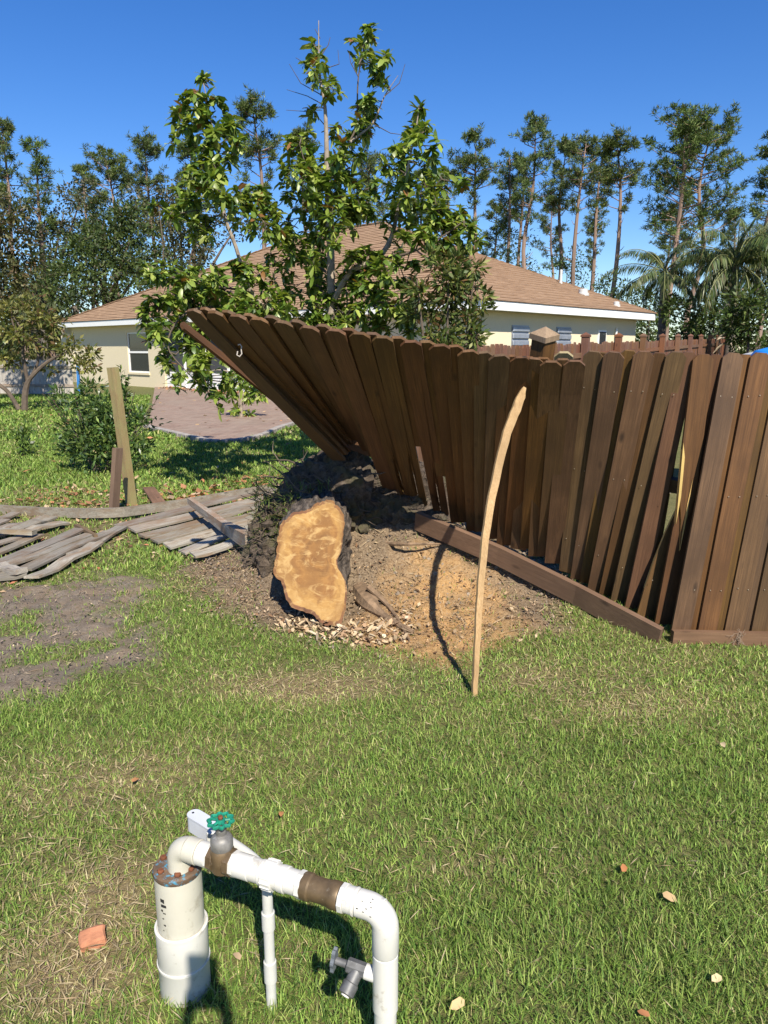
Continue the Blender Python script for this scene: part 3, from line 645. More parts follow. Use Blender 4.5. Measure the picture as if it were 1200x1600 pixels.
o = add('bent_wood_strip', bm_mesh('bent_wood_strip', bm), MT['strip']); tag(o, 'pale bowed strip of split wood stuck in the lawn and leaning on the fence', 'wood strip')
# ------------------------------------------------------------------ uprooted stump
outline = [(470,130),(400,180),(310,195),(250,240),(190,310),(170,400),(160,500),(140,600),(140,680),(190,740),(220,830),(260,930),(340,970),(440,1000),(500,1075),(560,1090),(650,1085),(690,1000),(705,920),(712,850),(705,770),(680,700),(645,640),(632,580),(665,500),(680,380),(690,270),(670,190),(620,140),(580,105),(520,118)]
outl = smooth_pts([(400 + x / 5, 760 + y / 5) for x, y in outline] + [(400 + outline[0][0] / 5, 760 + outline[0][1] / 5)], 4)[:-1]
def facept(u, v): return P(u, v, 4.04 + (980 - v) / 195 * 0.52)
_pu, _pv = 500, 866
rim = [facept(_pu + (u - _pu) * k_, _pv + (v - _pv) * k_) for u, v in outl for k_ in (1 + random.gauss(0, .013),)]
pith = facept(_pu, _pv); stump = empty('uprooted_stump', (pith.x, 4.6, 0), 'large uprooted tree stump with orange sawn face tipped towards the lawn', 'stump')
v = []; rr = []; nR = 16; nK = len(rim)
for j in range(nR + 1):
    f = (j / nR) ** 0.8
    for k in range(nK): v.append(pith.lerp(rim[k], f)); rr.append(f)
v = np.array(v); 
tri = [(j * nK + k, j * nK + (k + 1) % nK, (j + 1) * nK + (k + 1) % nK, (j + 1) * nK + k) for j in range(nR) for k in range(nK)]
me = mesh_np('sawn_face', v, np.array(tri), None, True, {'ring': np.array(rr)})
m, nt, b = M('sawn_wood'); ra = attr(nt, 'ring').outputs['Fac']; vv = coords(nt, 'Object')
nn = noise(nt, vv, 4.5, 6, 0.6, 1.8); n2 = noise(nt, vv, 22, 5, 0.6)
ad = N(nt, 'ShaderNodeMath', operation='MULTIPLY_ADD'); ad.inputs[1].default_value = 0.62; nt.links.new(nn, ad.inputs[0]); nt.links.new(ra, ad.inputs[2])
base = ramp(nt, ad.outputs[0], [(0.16, (0.075, 0.03, 0.008)), (0.36, (0.16, 0.07, 0.016)), (0.50, (0.25, 0.115, 0.026)), (0.60, (0.13, 0.055, 0.013)), (0.74, (0.27, 0.13, 0.032)), (0.90, (0.19, 0.08, 0.018)), (1.0, (0.34, 0.19, 0.055))])
wv = N(nt, 'ShaderNodeMath', operation='MULTIPLY_ADD'); wv.inputs[1].default_value = 120; nt.links.new(ad.outputs[0], wv.inputs[0]); wv.inputs[2].default_value = 0
sn = N(nt, 'ShaderNodeMath', operation='SINE'); nt.links.new(wv.outputs[0], sn.inputs[0]); mr = N(nt, 'ShaderNodeMapRange'); mr.inputs['From Min'].default_value = -1; nt.links.new(sn.outputs[0], mr.inputs['Value'])
c = mixc(nt, mixc(nt, 1.0, mr.outputs[0], (0.14, 0.14, 0.14), 'MULTIPLY'), base, (0.45, 0.26, 0.085))
vs2 = coords(nt, 'Object', (5, 5, 70)); n3 = noise(nt, vs2, 1.0, 3, 0.5)
c = mixc(nt, ramp(nt, n3, [(0.45, (0,) * 3), (0.7, (0.35,) * 3)]), c, (0.38, 0.215, 0.07))
c = mixc(nt, ramp(nt, n2, [(0.52, (0,) * 3), (0.72, (0.6,) * 3)]), c, (0.15, 0.062, 0.017))
nsp = N(nt, 'ShaderNodeMath', operation='MULTIPLY_ADD'); nsp.inputs[1].default_value = 0.30; nt.links.new(nn, nsp.inputs[0]); nt.links.new(ra, nsp.inputs[2])
c = mixc(nt, ramp(nt, nsp.outputs[0], [(0.935, (0,) * 3), (0.965, (0.75,) * 3), (1.0, (0.75,) * 3)]), c, ramp(nt, n2, [(0.3, (0.27, 0.145, 0.04)), (0.7, (0.46, 0.29, 0.11))]))
c = mixc(nt, ramp(nt, ra, [(0.93, (0,) * 3), (0.945, (1,) * 3)]), c, ramp(nt, n2, [(0.3, (0.07, 0.028, 0.012)), (0.7, (0.20, 0.085, 0.038))]))
npt = noise(nt, coords(nt, 'Object', (7, 7, 3.5)), 1.0, 5, 0.6, 1.0); c = mixc(nt, ramp(nt, npt, [(0.44, (0,) * 3), (0.60, (0.75,) * 3)]), c, (0.20, 0.095, 0.026)); npt2 = noise(nt, coords(nt, 'Object', (9, 9, 16)), 1.0, 5, 0.65, 1.5); c = mixc(nt, ramp(nt, npt2, [(0.52, (0,) * 3), (0.66, (0.6,) * 3)]), c, (0.52, 0.36, 0.16)); gm_ = N(nt, 'ShaderNodeMix', data_type='RGBA', blend_type='MULTIPLY'); gm_.inputs[0].default_value = 1.0; gm_.inputs[7].default_value = (0.90, 0.87, 0.80, 1); nt.links.new(c, gm_.inputs[6]); nt.links.new(gm_.outputs[2], b.inputs['Base Color']); b.inputs['Roughness'].default_value = 0.8; bump(nt, b, n3, 0.8, 0.006); MT['sawn'] = m
add('sawn_face', me, MT['sawn'], stump)
# bark-covered trunk going back into the root plate
ax = Vector((-0.11, 1.0, 0.0)).normalized(); v = []; nJ = 20; cen = sum(rim, Vector()) / nK
for j in range(nJ + 1):
    f = j / nJ; cc = cen + ax * 0.80 * f + Vector((0.04 * f, 0, -0.03 * f))
    for k in range(nK):
        q = rim[k] - cen; q = Vector((q.x, 0, q.z)); rad = q.length; q = q.normalized(); ell = Vector((q.x * 0.21, 0, q.z * 0.32)).length
        mixf = min(1, f * 1.6); r = rad * (1 - mixf) + max(ell, rad * 0.75) * mixf
        r *= 1 + 0.12 * f * f
        rid = mnoise.noise(Vector((q.x * 9, q.z * 9, f * 3.2))); r += (0.028 * rid + 0.012 * mnoise.noise(Vector((q.x * 25, q.z * 25, f * 12)))) * min(1, j / 2)
        dy = (rim[k] - cen).y * (1 - f)
        pnt = cc + q * r + Vector((0, dy, 0)); v.append((pnt.x, pnt.y, pnt.z))
tri = [(j * nK + k, (j + 1) * nK + k, (j + 1) * nK + (k + 1) % nK, j * nK + (k + 1) % nK) for j in range(nJ) for k in range(nK)]
m, nt, b = M('furrowed_bark'); vv = coords(nt, 'Object', (26, 6, 26)); n1 = noise(nt, vv, 1.3, 6, 0.65, 0.4)
nt.links.new(ramp(nt, n1, [(0.35, (0.022, 0.016, 0.012)), (0.5, (0.09, 0.068, 0.052)), (0.68, (0.22, 0.18, 0.145))]), b.inputs['Base Color']); b.inputs['Roughness'].default_value = 0.95; bump(nt, b, n1, 1.0, 0.03); MT['furrow'] = m
add('trunk', mesh_np('trunk', np.array(v), np.array(tri), None, True), MT['furrow'], stump)
# root plate: a lumpy block of soil and roots heaved up under the fence
def lump(name, c, r, seed, rough=0.16, sub=5, sq=(1, 1, 1)):
    bm = bmesh.new(); bmesh.ops.create_icosphere(bm, subdivisions=sub, radius=1.0)
    for vt in bm.verts:
        d = vt.co.normalized(); o_ = Vector((seed, seed * 0.7, 0))
        k = 1 + rough * 1.4 * mnoise.noise(d * 1.7 + o_) + rough * 0.8 * mnoise.noise(d * 4.5 + o_) + rough * 0.75 * mnoise.noise(d * 11 + o_) + rough * 0.55 * mnoise.noise(d * 24 + o_)
        vt.co = Vector((c[0] + d.x * r[0] * k, c[1] + d.y * r[1] * k, c[2] + d.z * r[2] * k))
    return bm_mesh(name, bm, True)
m, nt, b = M('root_soil'); vv = coords(nt, 'Object'); n1 = noise(nt, vv, 26, 6, 0.7); n2 = noise(nt, vv, 5, 4)
c = ramp(nt, n1, [(0.3, (0.03, 0.022, 0.015)), (0.5, (0.085, 0.062, 0.044)), (0.7, (0.17, 0.13, 0.098))]); c = mixc(nt, ramp(nt, n2, [(0.5, (0,) * 3), (0.65, (0.6,) * 3)]), c, (0.075, 0.075, 0.03))
nt.links.new(c, b.inputs['Base Color']); b.inputs['Roughness'].default_value = 1.0; bump(nt, b, n1, 1.0, 0.03); MT['rootsoil'] = m
add('root_plate', lump('root_plate', (-0.34, 5.22, 0.42), (0.42, 0.34, 0.47), 3.1), MT['rootsoil'], stump)
add('root_plate', lump('root_plate', (0.12, 5.36, 0.42), (0.45, 0.34, 0.40), 8.4), MT['rootsoil'], stump)
add('root_plate', lump('root_plate', (-0.68, 5.02, 0.15), (0.27, 0.27, 0.44), 5.2, 0.2, 5), MT['rootsoil'], stump)
MT['rootbark'] = plain('root_bark', (0.19, 0.125, 0.075), 0.9, 0.45, 22, bumpk=0.9)
for k, pts in enumerate([[(530, 870), (553, 905), (573, 938), (600, 962), (645, 988)], [(560, 870), (620, 850), (690, 850)], [(575, 940), (610, 950), (640, 1000)]]):
    bm = bmesh.new(); q = [GH(u, v_, 0.02) for u, v_ in pts]; q[0].z += 0.10; tube(bm, [Vector(s) for s in smooth_pts([tuple(a) for a in q], 4)], list(np.interp(np.linspace(0, 1, 4 * (len(q) - 1) + 1), [0, .3, .55, .7, 1], [.10, .085, .06, .025, .012])) if k == 0 else list(np.linspace(0.02, 0.006, 4 * (len(q) - 1) + 1)), 8)
    add('root', bm_mesh('root', bm), MT['rootbark'], stump)
for k in range(26):      # thin roots bristling from the plate
    bm = bmesh.new(); a = random.uniform(2.2, 5.6); s = Vector((-0.35 + 0.42 * math.cos(a) * random.uniform(0.8, 1), 5.2 + 0.33 * math.sin(a), random.uniform(0.3, 0.8)))
    if k < 9: s = Vector((random.uniform(-0.75, -0.5), 5.25, random.uniform(0.6, 0.8)))
    pt = [s]; d = Vector((math.cos(a) + (-0.5 if k < 9 else 0), math.sin(a) * 0.4, random.uniform(-0.1, 0.7))).normalized()
    for j in range(6): d = (d + Vector((random.gauss(0, 0.25), random.gauss(0, 0.25), random.gauss(0, 0.25)))).normalized(); pt.append(pt[-1] + d * random.uniform(0.03, 0.065))
    tube(bm, pt, list(np.linspace(0.007, 0.002, 7)), 5); add('root', bm_mesh('root', bm), MT['bark_dark'], stump)
# matted fine roots and clods all over the plate
fb = bmesh.new()
for k in range(420):
    c, r = random.choice([((-0.34, 5.22, 0.42), (0.42, 0.34, 0.47)), ((0.12, 5.36, 0.42), (0.45, 0.34, 0.40)), ((-0.68, 5.02, 0.15), (0.27, 0.27, 0.44))])
    d = Vector(rdir(1)[0]); d.y = -abs(d.y); d.z = abs(d.z) * 1.2 - .2; d.normalize(); s = Vector((c[0] + d.x * r[0], c[1] + d.y * r[1], c[2] + d.z * r[2])); pt = [s - d * .02]; e_ = (d + Vector((random.gauss(0, .8), random.gauss(0, .6), random.gauss(-.3, .6)))).normalized()
    for j in range(4): e_ = (e_ + Vector((random.gauss(0, .45), random.gauss(0, .4), random.gauss(-.12, .4)))).normalized(); pt.append(pt[-1] + e_ * random.uniform(.02, .05))
    tube(fb, pt, list(np.linspace(random.uniform(.0025, .006), .001, 5)), 4, False)
o = add('fine_roots', bm_mesh('fine_roots', fb), MT['bark_dark'], stump); o['kind'] = 'stuff'
cb_ = bmesh.new()
for k in range(700):
    if k < 330:
        c, r = random.choice([((-0.34, 5.22, 0.42), (0.42, 0.34, 0.47)), ((0.12, 5.36, 0.42), (0.45, 0.34, 0.40)), ((-0.68, 5.02, 0.15), (0.27, 0.27, 0.44))]); d = Vector(rdir(1)[0]); d.y = -abs(d.y); s = Vector((c[0] + d.x * r[0], c[1] + d.y * r[1], c[2] + d.z * r[2])) * 1.0; rr_ = random.uniform(.012, .045)
    else:
        u_ = random.uniform(560, 860); s = GH(u_, random.uniform(830, 870) + max(0, (u_ - 650) * .30) + random.gauss(0, 14), .004); s.z = H1(s.x, s.y) - .002; rr_ = random.uniform(.006, .018)
    if k == 330: o = add('soil_clods', bm_mesh('soil_clods', cb_), MT['rootsoil'], stump); o['kind'] = 'stuff'; cb_ = bmesh.new()
    q_ = bmesh.ops.create_icosphere(cb_, subdivisions=1, radius=rr_); o3 = Vector((k * .37, k * .11, 0))
    for vt in q_['verts']: vt.co = vt.co * (1 + .9 * mnoise.noise(vt.co / rr_ * 1.3 + o3)) ; vt.co.z *= .75; vt.co += s
o = add('soil_clods', bm_mesh('soil_clods', cb_), plain('dry_clods', (0.24, 0.19, 0.14), 1.0, 0.3, 30), stump); o['kind'] = 'stuff'
# ------------------------------------------------------------------ fallen weathered fence panels
def plank(name, a, b, w, t, mat, parent, za=0.03, zb=0.03, n=4, sag=0.0):
    pa, pb = GH(*a, za), GH(*b, zb); pts = []
    for k in range(n + 1):
        q = pa.lerp(pb, k / n); q.z += -sag * 4 * (k / n) * (1 - k / n) + random.gauss(0, 0.008); q.x += random.gauss(0, 0.006); pts.append(q)
    return beam(name, pts, t, w * random.uniform(0.82, 1.05), mat, parent, Vector((random.gauss(0, .06), random.gauss(0, .06), 1)), taper=(random.uniform(.8, 1), random.uniform(.8, 1)))
p1 = empty('fallen_fence_panel', GH(100, 870), 'grey weathered fence planks fallen flat beside the bare dirt', 'fence panel', 'fallen fence panels')
for a, b, w, za in (((-60, 905), (126, 828), .14, .05), ((-40, 905), (142, 833), .14, .06), ((38, 889), (174, 830), .14, .05), ((50, 905), (152, 850), .13, .04), ((-40, 908), (42, 896), .14, .03), ((-90, 898), (60, 838), .13, .04), ((110, 868), (190, 824), .12, .03)):
    plank('plank', a, b, w, 0.02, MT['grey'], p1, za, za + random.uniform(-0.01, 0.02))
plank('rail', (0, 884), (32, 893), .09, .04, MT['grey'], p1, .07, .08)
p2 = empty('fallen_fence_panel', GH(30, 830), 'grey fence planks lying at the left edge under the long bowed rail', 'fence panel', 'fallen fence panels')
for a, b in (((-60, 868), (42, 834)), ((-60, 848), (24, 828)), ((5, 826), (66, 808)), ((25, 826), (78, 810)), ((44, 829), (100, 815)), ((-40, 822), (24, 802)), ((-70, 836), (10, 812))):
    plank('plank', a, b, .13, .02, MT['grey'], p2, .06, .05)
plank('rail', (-60, 824), (52, 832), .09, .04, MT['grey'], p2, .12, .1)
p3 = empty('fallen_fence_panel', GH(330, 815), 'sunlit grey fence planks fanned out on the ground left of the stump', 'fence panel', 'fallen fence panels')
for a, b, w, za, zb in (((185, 822), (428, 764), .17, .04, .14), ((205, 829), (432, 774), .17, .04, .13), ((222, 837), (432, 785), .17, .045, .13), ((243, 845), (425, 797), .17, .045, .12), ((262, 854), (415, 809), .17, .05, .11), ((284, 862), (396, 825), .17, .05, .09), ((300, 871), (366, 846), .15, .05, .07)):
    plank('plank', a, b, w, 0.02, MT['grey'], p3, za, zb)
rl = [GH(u, v_, z) for u, v_, z in ((-80, 790, .03), (0, 796, .04), (95, 801, .06), (176, 801, .08), (230, 795, .08), (310, 783, .1), (418, 764, .16))]
o = beam('fallen_rail', [Vector(s) for s in smooth_pts([tuple(q) for q in rl], 3)], 0.09, 0.04, MT['grey'], None); tag(o, 'long bowed grey rail lying across the fallen planks', 'rail')
o = beam('broken_post', [GH(296, 782, .22), GH(350, 822, .16), GH(392, 846, .12)], 0.10, 0.075, MT['grey'], None, taper=(0.55, 1.1)); tag(o, 'short grey broken post lying on the fanned planks by the stump', 'post')
o = beam('wood_stick', [GH(119, 821, .06), GH(150, 838, .07)], 0.03, 0.03, MT['stake'], None); tag(o, 'short dark stick lying across the grey planks', 'stick')
o = beam('loose_board', [GH(232, 762, .04), GH(250, 788, .05)], 0.02, 0.13, MT['stake'], None); tag(o, 'short flat brown board on the grass behind the leaning post', 'board')
b0 = GH(206, 790); o = beam('leaning_post', [b0 - Vector((0, 0, 0.15)), b0, P(176, 574, b0.y - 0.05)], 0.082, 0.082, MT['treated'], None, Vector((0.85, -0.5, 0))); tag(o, 'tall greenish timber post leaning to the left near the shrub', 'post')
b0 = GH(177, 808); o = beam('short_stake', [b0 - Vector((0, 0, 0.1)), b0, P(184, 700, b0.y + 0.05)], 0.05, 0.09, MT['stake'], None, Vector((0.9, -0.4, 0))); tag(o, 'short brown stake standing before the leaning post', 'stake')
# ------------------------------------------------------------------ brown fence beyond, running away beside the house
ff = empty('boundary_fence', (5.5, 16, 0), 'reddish brown picket fence with square posts running beside the house', 'fence')
A0 = Vector((0.10, 7.1, 0)); FD = Vector((0.497, 0.868, 0)).normalized(); FN = Vector((FD.y, -FD.x, 0))
def fz(t): return 1.60 + 0.0145 * t
pk = None; n = 0; t = 0.0
bm = bmesh.new(); w = 0.135; e = 0.03
vv_ = [bm.verts.new((x, y, z)) for y in (-0.009, 0.009) for x, z in ((-w/2, 0), (w/2, 0), (w/2, 1 - e), (w/2 - e, 1), (-w/2 + e, 1), (-w/2, 1 - e))]
bm.faces.new(vv_[:6][::-1]); bm.faces.new(vv_[6:])
for k in range(6): bm.faces.new((vv_[k], vv_[(k+1) % 6], vv_[6 + (k+1) % 6], vv_[6 + k]))
pmesh = bm_mesh('picket', bm); pmesh.materials.append(MT['fence_far'])
rotF = Matrix((FD, -FN, Vector((0, 0, 1)))).transposed()
while t < 31.5:
    zz = fz(t); o = bpy.data.objects.new('picket', pmesh); col.objects.link(o); o.parent = ff
    mw = (rotF @ Matrix.Rotation(random.gauss(0, 0.006), 3, 'Y')).to_4x4() @ Matrix.Diagonal((1, 1, zz + random.gauss(0, 0.012), 1)); q = A0 + FD * t; mw.translation = (q.x, q.y, 0.0)
    o.matrix_parent_inverse = world_of(ff).inverted(); o.matrix_basis = mw; t += 0.145 if t < 24 else 0.145
for t in np.arange(1.6, 31.6, 2.42):
    q = A0 + FD * float(t) + FN * 0.085; post('post', q.x, q.y, 0, fz(t) + 0.10, 0.12, math.atan2(FD.y, FD.x), MT['fence_far'], MT['fence_far'], ff)
for z in (0.35, 1.0, 1.42):
    for k in range(12):
        a = A0 + FD * (1.66 + k * 2.42) + FN * 0.03; b = A0 + FD * (1.54 + (k + 1) * 2.42) + FN * 0.03
        a.z = z + fz(1.6 + k * 2.42) - 1.62; b.z = z + fz(4 + k * 2.42) - 1.62; beam('rail', [a, b], 0.085, 0.036, MT['fence_far'], ff)
# ------------------------------------------------------------------ silvered fence at the far left
gf = empty('grey_fence', (-13, 26, 0), 'silvery weathered board fence at the far left behind the yellowish tree', 'fence')
ga, gb_ = Vector((-18.5, 28.0, 0)), Vector((-11.2, 27.0, 0)); gd = (gb_ - ga).normalized(); L = (gb_ - ga).length; k = 0
bm = bmesh.new(); box(bm, Vector((0, 0, 0.5)), (0.138, 0.018, 1.0), None, 0.003); gm = bm_mesh('board', bm); gm.materials.append(MT['greyfence'])
while k * 0.145 < L:
    q = ga + gd * k * 0.145; o = bpy.data.objects.new('board', gm); col.objects.link(o); o.parent = gf; mw = Matrix.Rotation(math.atan2(gd.y, gd.x), 4, 'Z') @ Matrix.Diagonal((1, 1, 1.25 + random.gauss(0, 0.015), 1)); mw.translation = (q.x, q.y, -0.05)
    o.matrix_parent_inverse = world_of(gf).inverted(); o.matrix_basis = mw; k += 1
for z in (0.3, 0.95): beam('rail', [ga + Vector((0, -0.03, z)), gb_ + Vector((0, -0.03, z))], 0.09, 0.036, MT['grey'], gf)
for f in (0.1, 0.42, 0.74): q = ga.lerp(gb_, f); post('post', q.x, q.y - 0.1, 0, 1.3, 0.1, 0, MT['grey'], MT['grey'], gf, cap=False)
q = gb_ + gd * 0.14; o = beam('blue_post', [q + Vector((0, 0, -0.1)), q + Vector((0.05, 0, 1.05))], 0.09, 0.09, plain('blue_paint', (0.03, 0.16, 0.42), 0.5, 0.15, 6), None, Vector((1, 0, 0))); tag(o, 'narrow bright blue post at the end of the silvery fence', 'post')
# ------------------------------------------------------------------ well head and pipes
pvc = plain('white_pvc', (0.50, 0.475, 0.395), 0.42, 0.07, 7, spot=((0.36, 0.33, 0.26), 0.58)); pvc2 = plain('bright_white_pvc', (0.58, 0.565, 0.515), 0.4, 0.06, 9, spot=((0.40, 0.37, 0.31), 0.59))
bronze = plain('weathered_bronze', (0.14, 0.095, 0.05), 0.5, 0.35, 30, metal=0.35, spot=((0.25, 0.21, 0.15), 0.60)); greyv = plain('oxidised_brass', (0.20, 0.19, 0.175), 0.55, 0.3, 40, metal=0.3, spot=((0.36, 0.37, 0.36), 0.60))
rust = plain('rusty_cap', (0.12, 0.075, 0.045), 0.8, 0.35, 26, bumpk=0.4, spot=((0.06, 0.27, 0.40), 0.53)); rustb = plain('rust', (0.15, 0.05, 0.02), 0.9, 0.3, 40, bumpk=0.5)
green = plain('green_wheel', (0.012, 0.20, 0.125), 0.45, 0.3, 60, spot=((0.20, 0.38, 0.32), 0.66)); conduit = plain('grey_conduit', (0.50, 0.495, 0.46), 0.5, 0.08, 14, spot=((0.40, 0.40, 0.38), 0.64))
lbm = plain('grey_box', (0.52, 0.54, 0.58), 0.5, 0.07, 18); ink = plain('black_ink', (0.02, 0.02, 0.022), 0.6, 0.1, 5)
W0 = Vector((-0.51, 1.585, 0)); well = empty('well_head', W0, 'white plastic well casing with horizontal pipe, bronze valves and green handwheel', 'well head')
bm = bmesh.new(); lathe(bm, [(0.0572, -0.12), (0.0572, 0.343), (0.054, 0.345), (0.054, 0.34)], W0, n=48); casing = add('casing', bm_mesh('casing', bm), pvc, well)
bm = bmesh.new(); lathe(bm, [(0.0585, -0.12), (0.0640, -0.12), (0.0625, 0.083), (0.0637, 0.085), (0.0637, 0.182), (0.0655, 0.184), (0.0655, 0.190), (0.0600, 0.191), (0.0585, 0.188)], W0, n=48); lathe(bm, [(0.0642, 0.084), (0.0658, 0.0845), (0.0658, 0.090), (0.0642, 0.0905)], W0, n=48); add('casing_sleeve', bm_mesh('casing_sleeve', bm), pvc2, well)
bm = bmesh.new(); lathe(bm, [(0.045, 0.32), (0.0555, 0.336), (0.0595, 0.344), (0.0595, 0.354), (0.056, 0.359), (0.03, 0.361), (0.01, 0.361)], W0, n=40); cap_ = add('well_cap', bm_mesh('well_cap', bm), rust, well)
for a in (0.5, 1.6, 2.7, 3.9, 5.0, 5.8):
    bm = bmesh.new(); c = W0 + Vector((0.044 * math.cos(a), 0.044 * math.sin(a), 0.358)); lathe(bm, [(0.0085, 0), (0.0085, 0.008), (0.006, 0.010)], c, n=6); add('bolt', bm_mesh('bolt', bm), rustb, cap_)
for ang, z, hw, hh in ((-2.05, 0.345, 0.006, 0.011), (-2.0, 0.332, 0.008, 0.006), (-2.1, 0.318, 0.003, 0.006), (-1.98, 0.312, 0.004, 0.004), (-2.06, 0.296, 0.003, 0.003), (-2.0, 0.278, 0.0035, 0.004), (-2.08, 0.262, 0.002, 0.003)):
    bm = bmesh.new(); da = hw / 0.0575
    g = [[bm.verts.new(W0 + Vector((0.0576 * math.cos(ang + da * (i - 1)), 0.0576 * math.sin(ang + da * (i - 1)), z - 0.05 + hh * (j - 0.5 + random.uniform(-.25, .25))))) for i in range(3)] for j in range(2)]
    for i in range(2): bm.faces.new((g[0][i], g[0][i+1], g[1][i+1], g[1][i]))
    add('printed_mark', bm_mesh('printed_mark', bm), ink, casing)
PA = Vector((-0.500, 1.572, 0.420)); PB = Vector((0.003, 1.362, 0.418)); pd = (PB - PA).normalized(); PL = (PB - PA).length
def along(s): return PA + pd * PL * s
def arc(c0, d0, d1, r, n=7):
    """points of a quarter bend that leaves along d1 having come in along d0; c0 = corner"""
    return [c0 - d0 * r + (d0 * math.sin(a) + d1 * (1 - math.cos(a))) * r for a in np.linspace(0, math.pi / 2, n)]
def cyl(bm, a, b, r, n=28, mi=0, lip=0.0):
    a = Vector(a); b = Vector(b); d = (b - a).normalized(); L = (b - a).length; l = min(0.002, L * 0.1)
    lathe(bm, [(r - l, 0), (r, l), (r, L - l), (r - l, L)], a, d, n, mi)
up = Vector((0, 0, 1))
bm = bmesh.new(); e0 = arc(PA, up, pd, 0.030); tube(bm, [PA - up * 0.07] + e0, 0.0285, 28); cyl(bm, PA + pd * 0.028, PA + pd * 0.062, 0.0300); add('elbow', bm_mesh('elbow', bm), pvc, well)
bm = bmesh.new(); cyl(bm, along(0.10), along(0.995), 0.0235); add('horizontal_pipe', bm_mesh('horizontal_pipe', bm), pvc2, well)
bm = bmesh.new(); cyl(bm, along(0.115), along(0.168), 0.0285); cyl(bm, along(0.166), along(0.182), 0.030, 8); add('male_adapter', bm_mesh('male_adapter', bm), pvc2, well)
# gate valve
bm = bmesh.new(); vc = along(0.235); cyl(bm, along(0.178), along(0.208), 0.032, 8); cyl(bm, along(0.205), along(0.268), 0.027); cyl(bm, along(0.262), along(0.292), 0.032, 8)
lathe(bm, [(0.020, -0.03), (0.027, -0.024), (0.029, 0.0), (0.028, 0.028), (0.025, 0.034)], vc, up, 20); gv = add('gate_valve', bm_mesh('gate_valve', bm), bronze, well)
bm = bmesh.new(); lathe(bm, [(0.025, 0.033), (0.0265, 0.036), (0.0265, 0.056), (0.022, 0.064), (0.017, 0.067), (0.0125, 0.070), (0.0125, 0.084), (0.0145, 0.086), (0.0145, 0.094), (0.005, 0.096), (0.005, 0.112)], vc, up, 18); add('bonnet', bm_mesh('bonnet', bm), greyv, gv)
hw = vc + up * 0.104; bm = bmesh.new(); ring_pts = []; nL = 10
nS = 60
for i in range(nS): a = 2 * math.pi * i / nS; r = 0.0265 + 0.0030 * math.cos(nL * a); ring_pts.append(hw + Vector((r * math.cos(a), r * math.sin(a), 0)))
rings = []
for i, p_ in enumerate(ring_pts):
    rd = (p_ - hw).normalized(); rings.append([bm.verts.new(p_ + rd * 0.0042 * math.cos(t_) + up * 0.0048 * math.sin(t_)) for t_ in np.linspace(0, 2 * math.pi, 9)[:-1]])
for i in range(nS):
    for k in range(8): f = bm.faces.new((rings[i][k], rings[(i+1) % nS][k], rings[(i+1) % nS][(k+1) % 8], rings[i][(k+1) % 8])); f.smooth = True
for i in range(5): a = 2 * math.pi * i / 5 + 0.3; tube(bm, [hw + Vector((0.006 * math.cos(a), 0.006 * math.sin(a), 0.001)), hw + Vector((0.025 * math.cos(a), 0.025 * math.sin(a), -0.001))], 0.0036, 6)
lathe(bm, [(0.010, -0.005), (0.0115, 0.0), (0.010, 0.005)], hw, up, 16); hwheel = add('handwheel', bm_mesh('handwheel', bm), green, gv)
bm = bmesh.new(); lathe(bm, [(0.0062, 0.004), (0.0062, 0.011), (0.004, 0.013)], hw, up, 6); add('wheel_nut', bm_mesh('wheel_nut', bm), rustb, hwheel)
bm = bmesh.new(); cyl(bm, along(0.290), along(0.312), 0.0300, 8); cyl(bm, along(0.308), along(0.385), 0.0285); add('male_adapter', bm_mesh('male_adapter', bm), pvc2, well)
bm = bmesh.new(); cyl(bm, along(0.382), along(0.437), 0.0268); cyl(bm, along(0.433), along(0.452), 0.029); un = add('pipe_union', bm_mesh('pipe_union', bm), pvc2, well)
bm = bmesh.new(); cyl(bm, along(0.450), along(0.505), 0.0325, 24)
x_, y_ = frame_z(pd)
for i in range(16): a = 2 * math.pi * i / 16; c = along(0.4775) + (x_ * math.cos(a) + y_ * math.sin(a)) * 0.0328; rd = (x_ * math.cos(a) + y_ * math.sin(a)); box(bm, c, (0.004, 0.026, 0.004), Matrix((rd.cross(pd), pd, rd)).transposed(), 0.0008)
add('union_nut', bm_mesh('union_nut', bm), pvc2, un)
bm = bmesh.new(); cyl(bm, along(0.503), along(0.527), 0.0285); cyl(bm, along(0.525), along(0.56), 0.030); cyl(bm, along(0.558), along(0.615), 0.0275); cyl(bm, along(0.612), along(0.638), 0.031, 8); add('coupling', bm_mesh('coupling', bm), pvc2, well)
bm = bmesh.new(); lathe(bm, [(0.029, 0), (0.0305, 0.003), (0.0305, 0.018), (0.0275, 0.022), (0.0270, 0.05), (0.0285, 0.066), (0.0305, 0.072), (0.0305, 0.090), (0.029, 0.093)], along(0.634), pd, 24); cv = add('check_valve', bm_mesh('check_valve', bm), bronze, well)
bm = bmesh.new(); cyl(bm, along(0.808), along(0.832), 0.0320, 10); cyl(bm, along(0.830), along(0.880), 0.0290); cyl(bm, along(0.868), along(0.874), 0.0305); cyl(bm, along(0.878), along(0.905), 0.0262); add('male_adapter', bm_mesh('male_adapter', bm), pvc2, well)
dn = Vector((0, 0, -1)); bm = bmesh.new(); tube(bm, [PB - pd * 0.062] + arc(PB, pd, dn, 0.040, 9) + [PB + dn * 0.10, PB + dn * 0.105], [0.0295] * 10 + [0.0295, 0.0275], 28); el = add('elbow', bm_mesh('elbow', bm), pvc2, well)
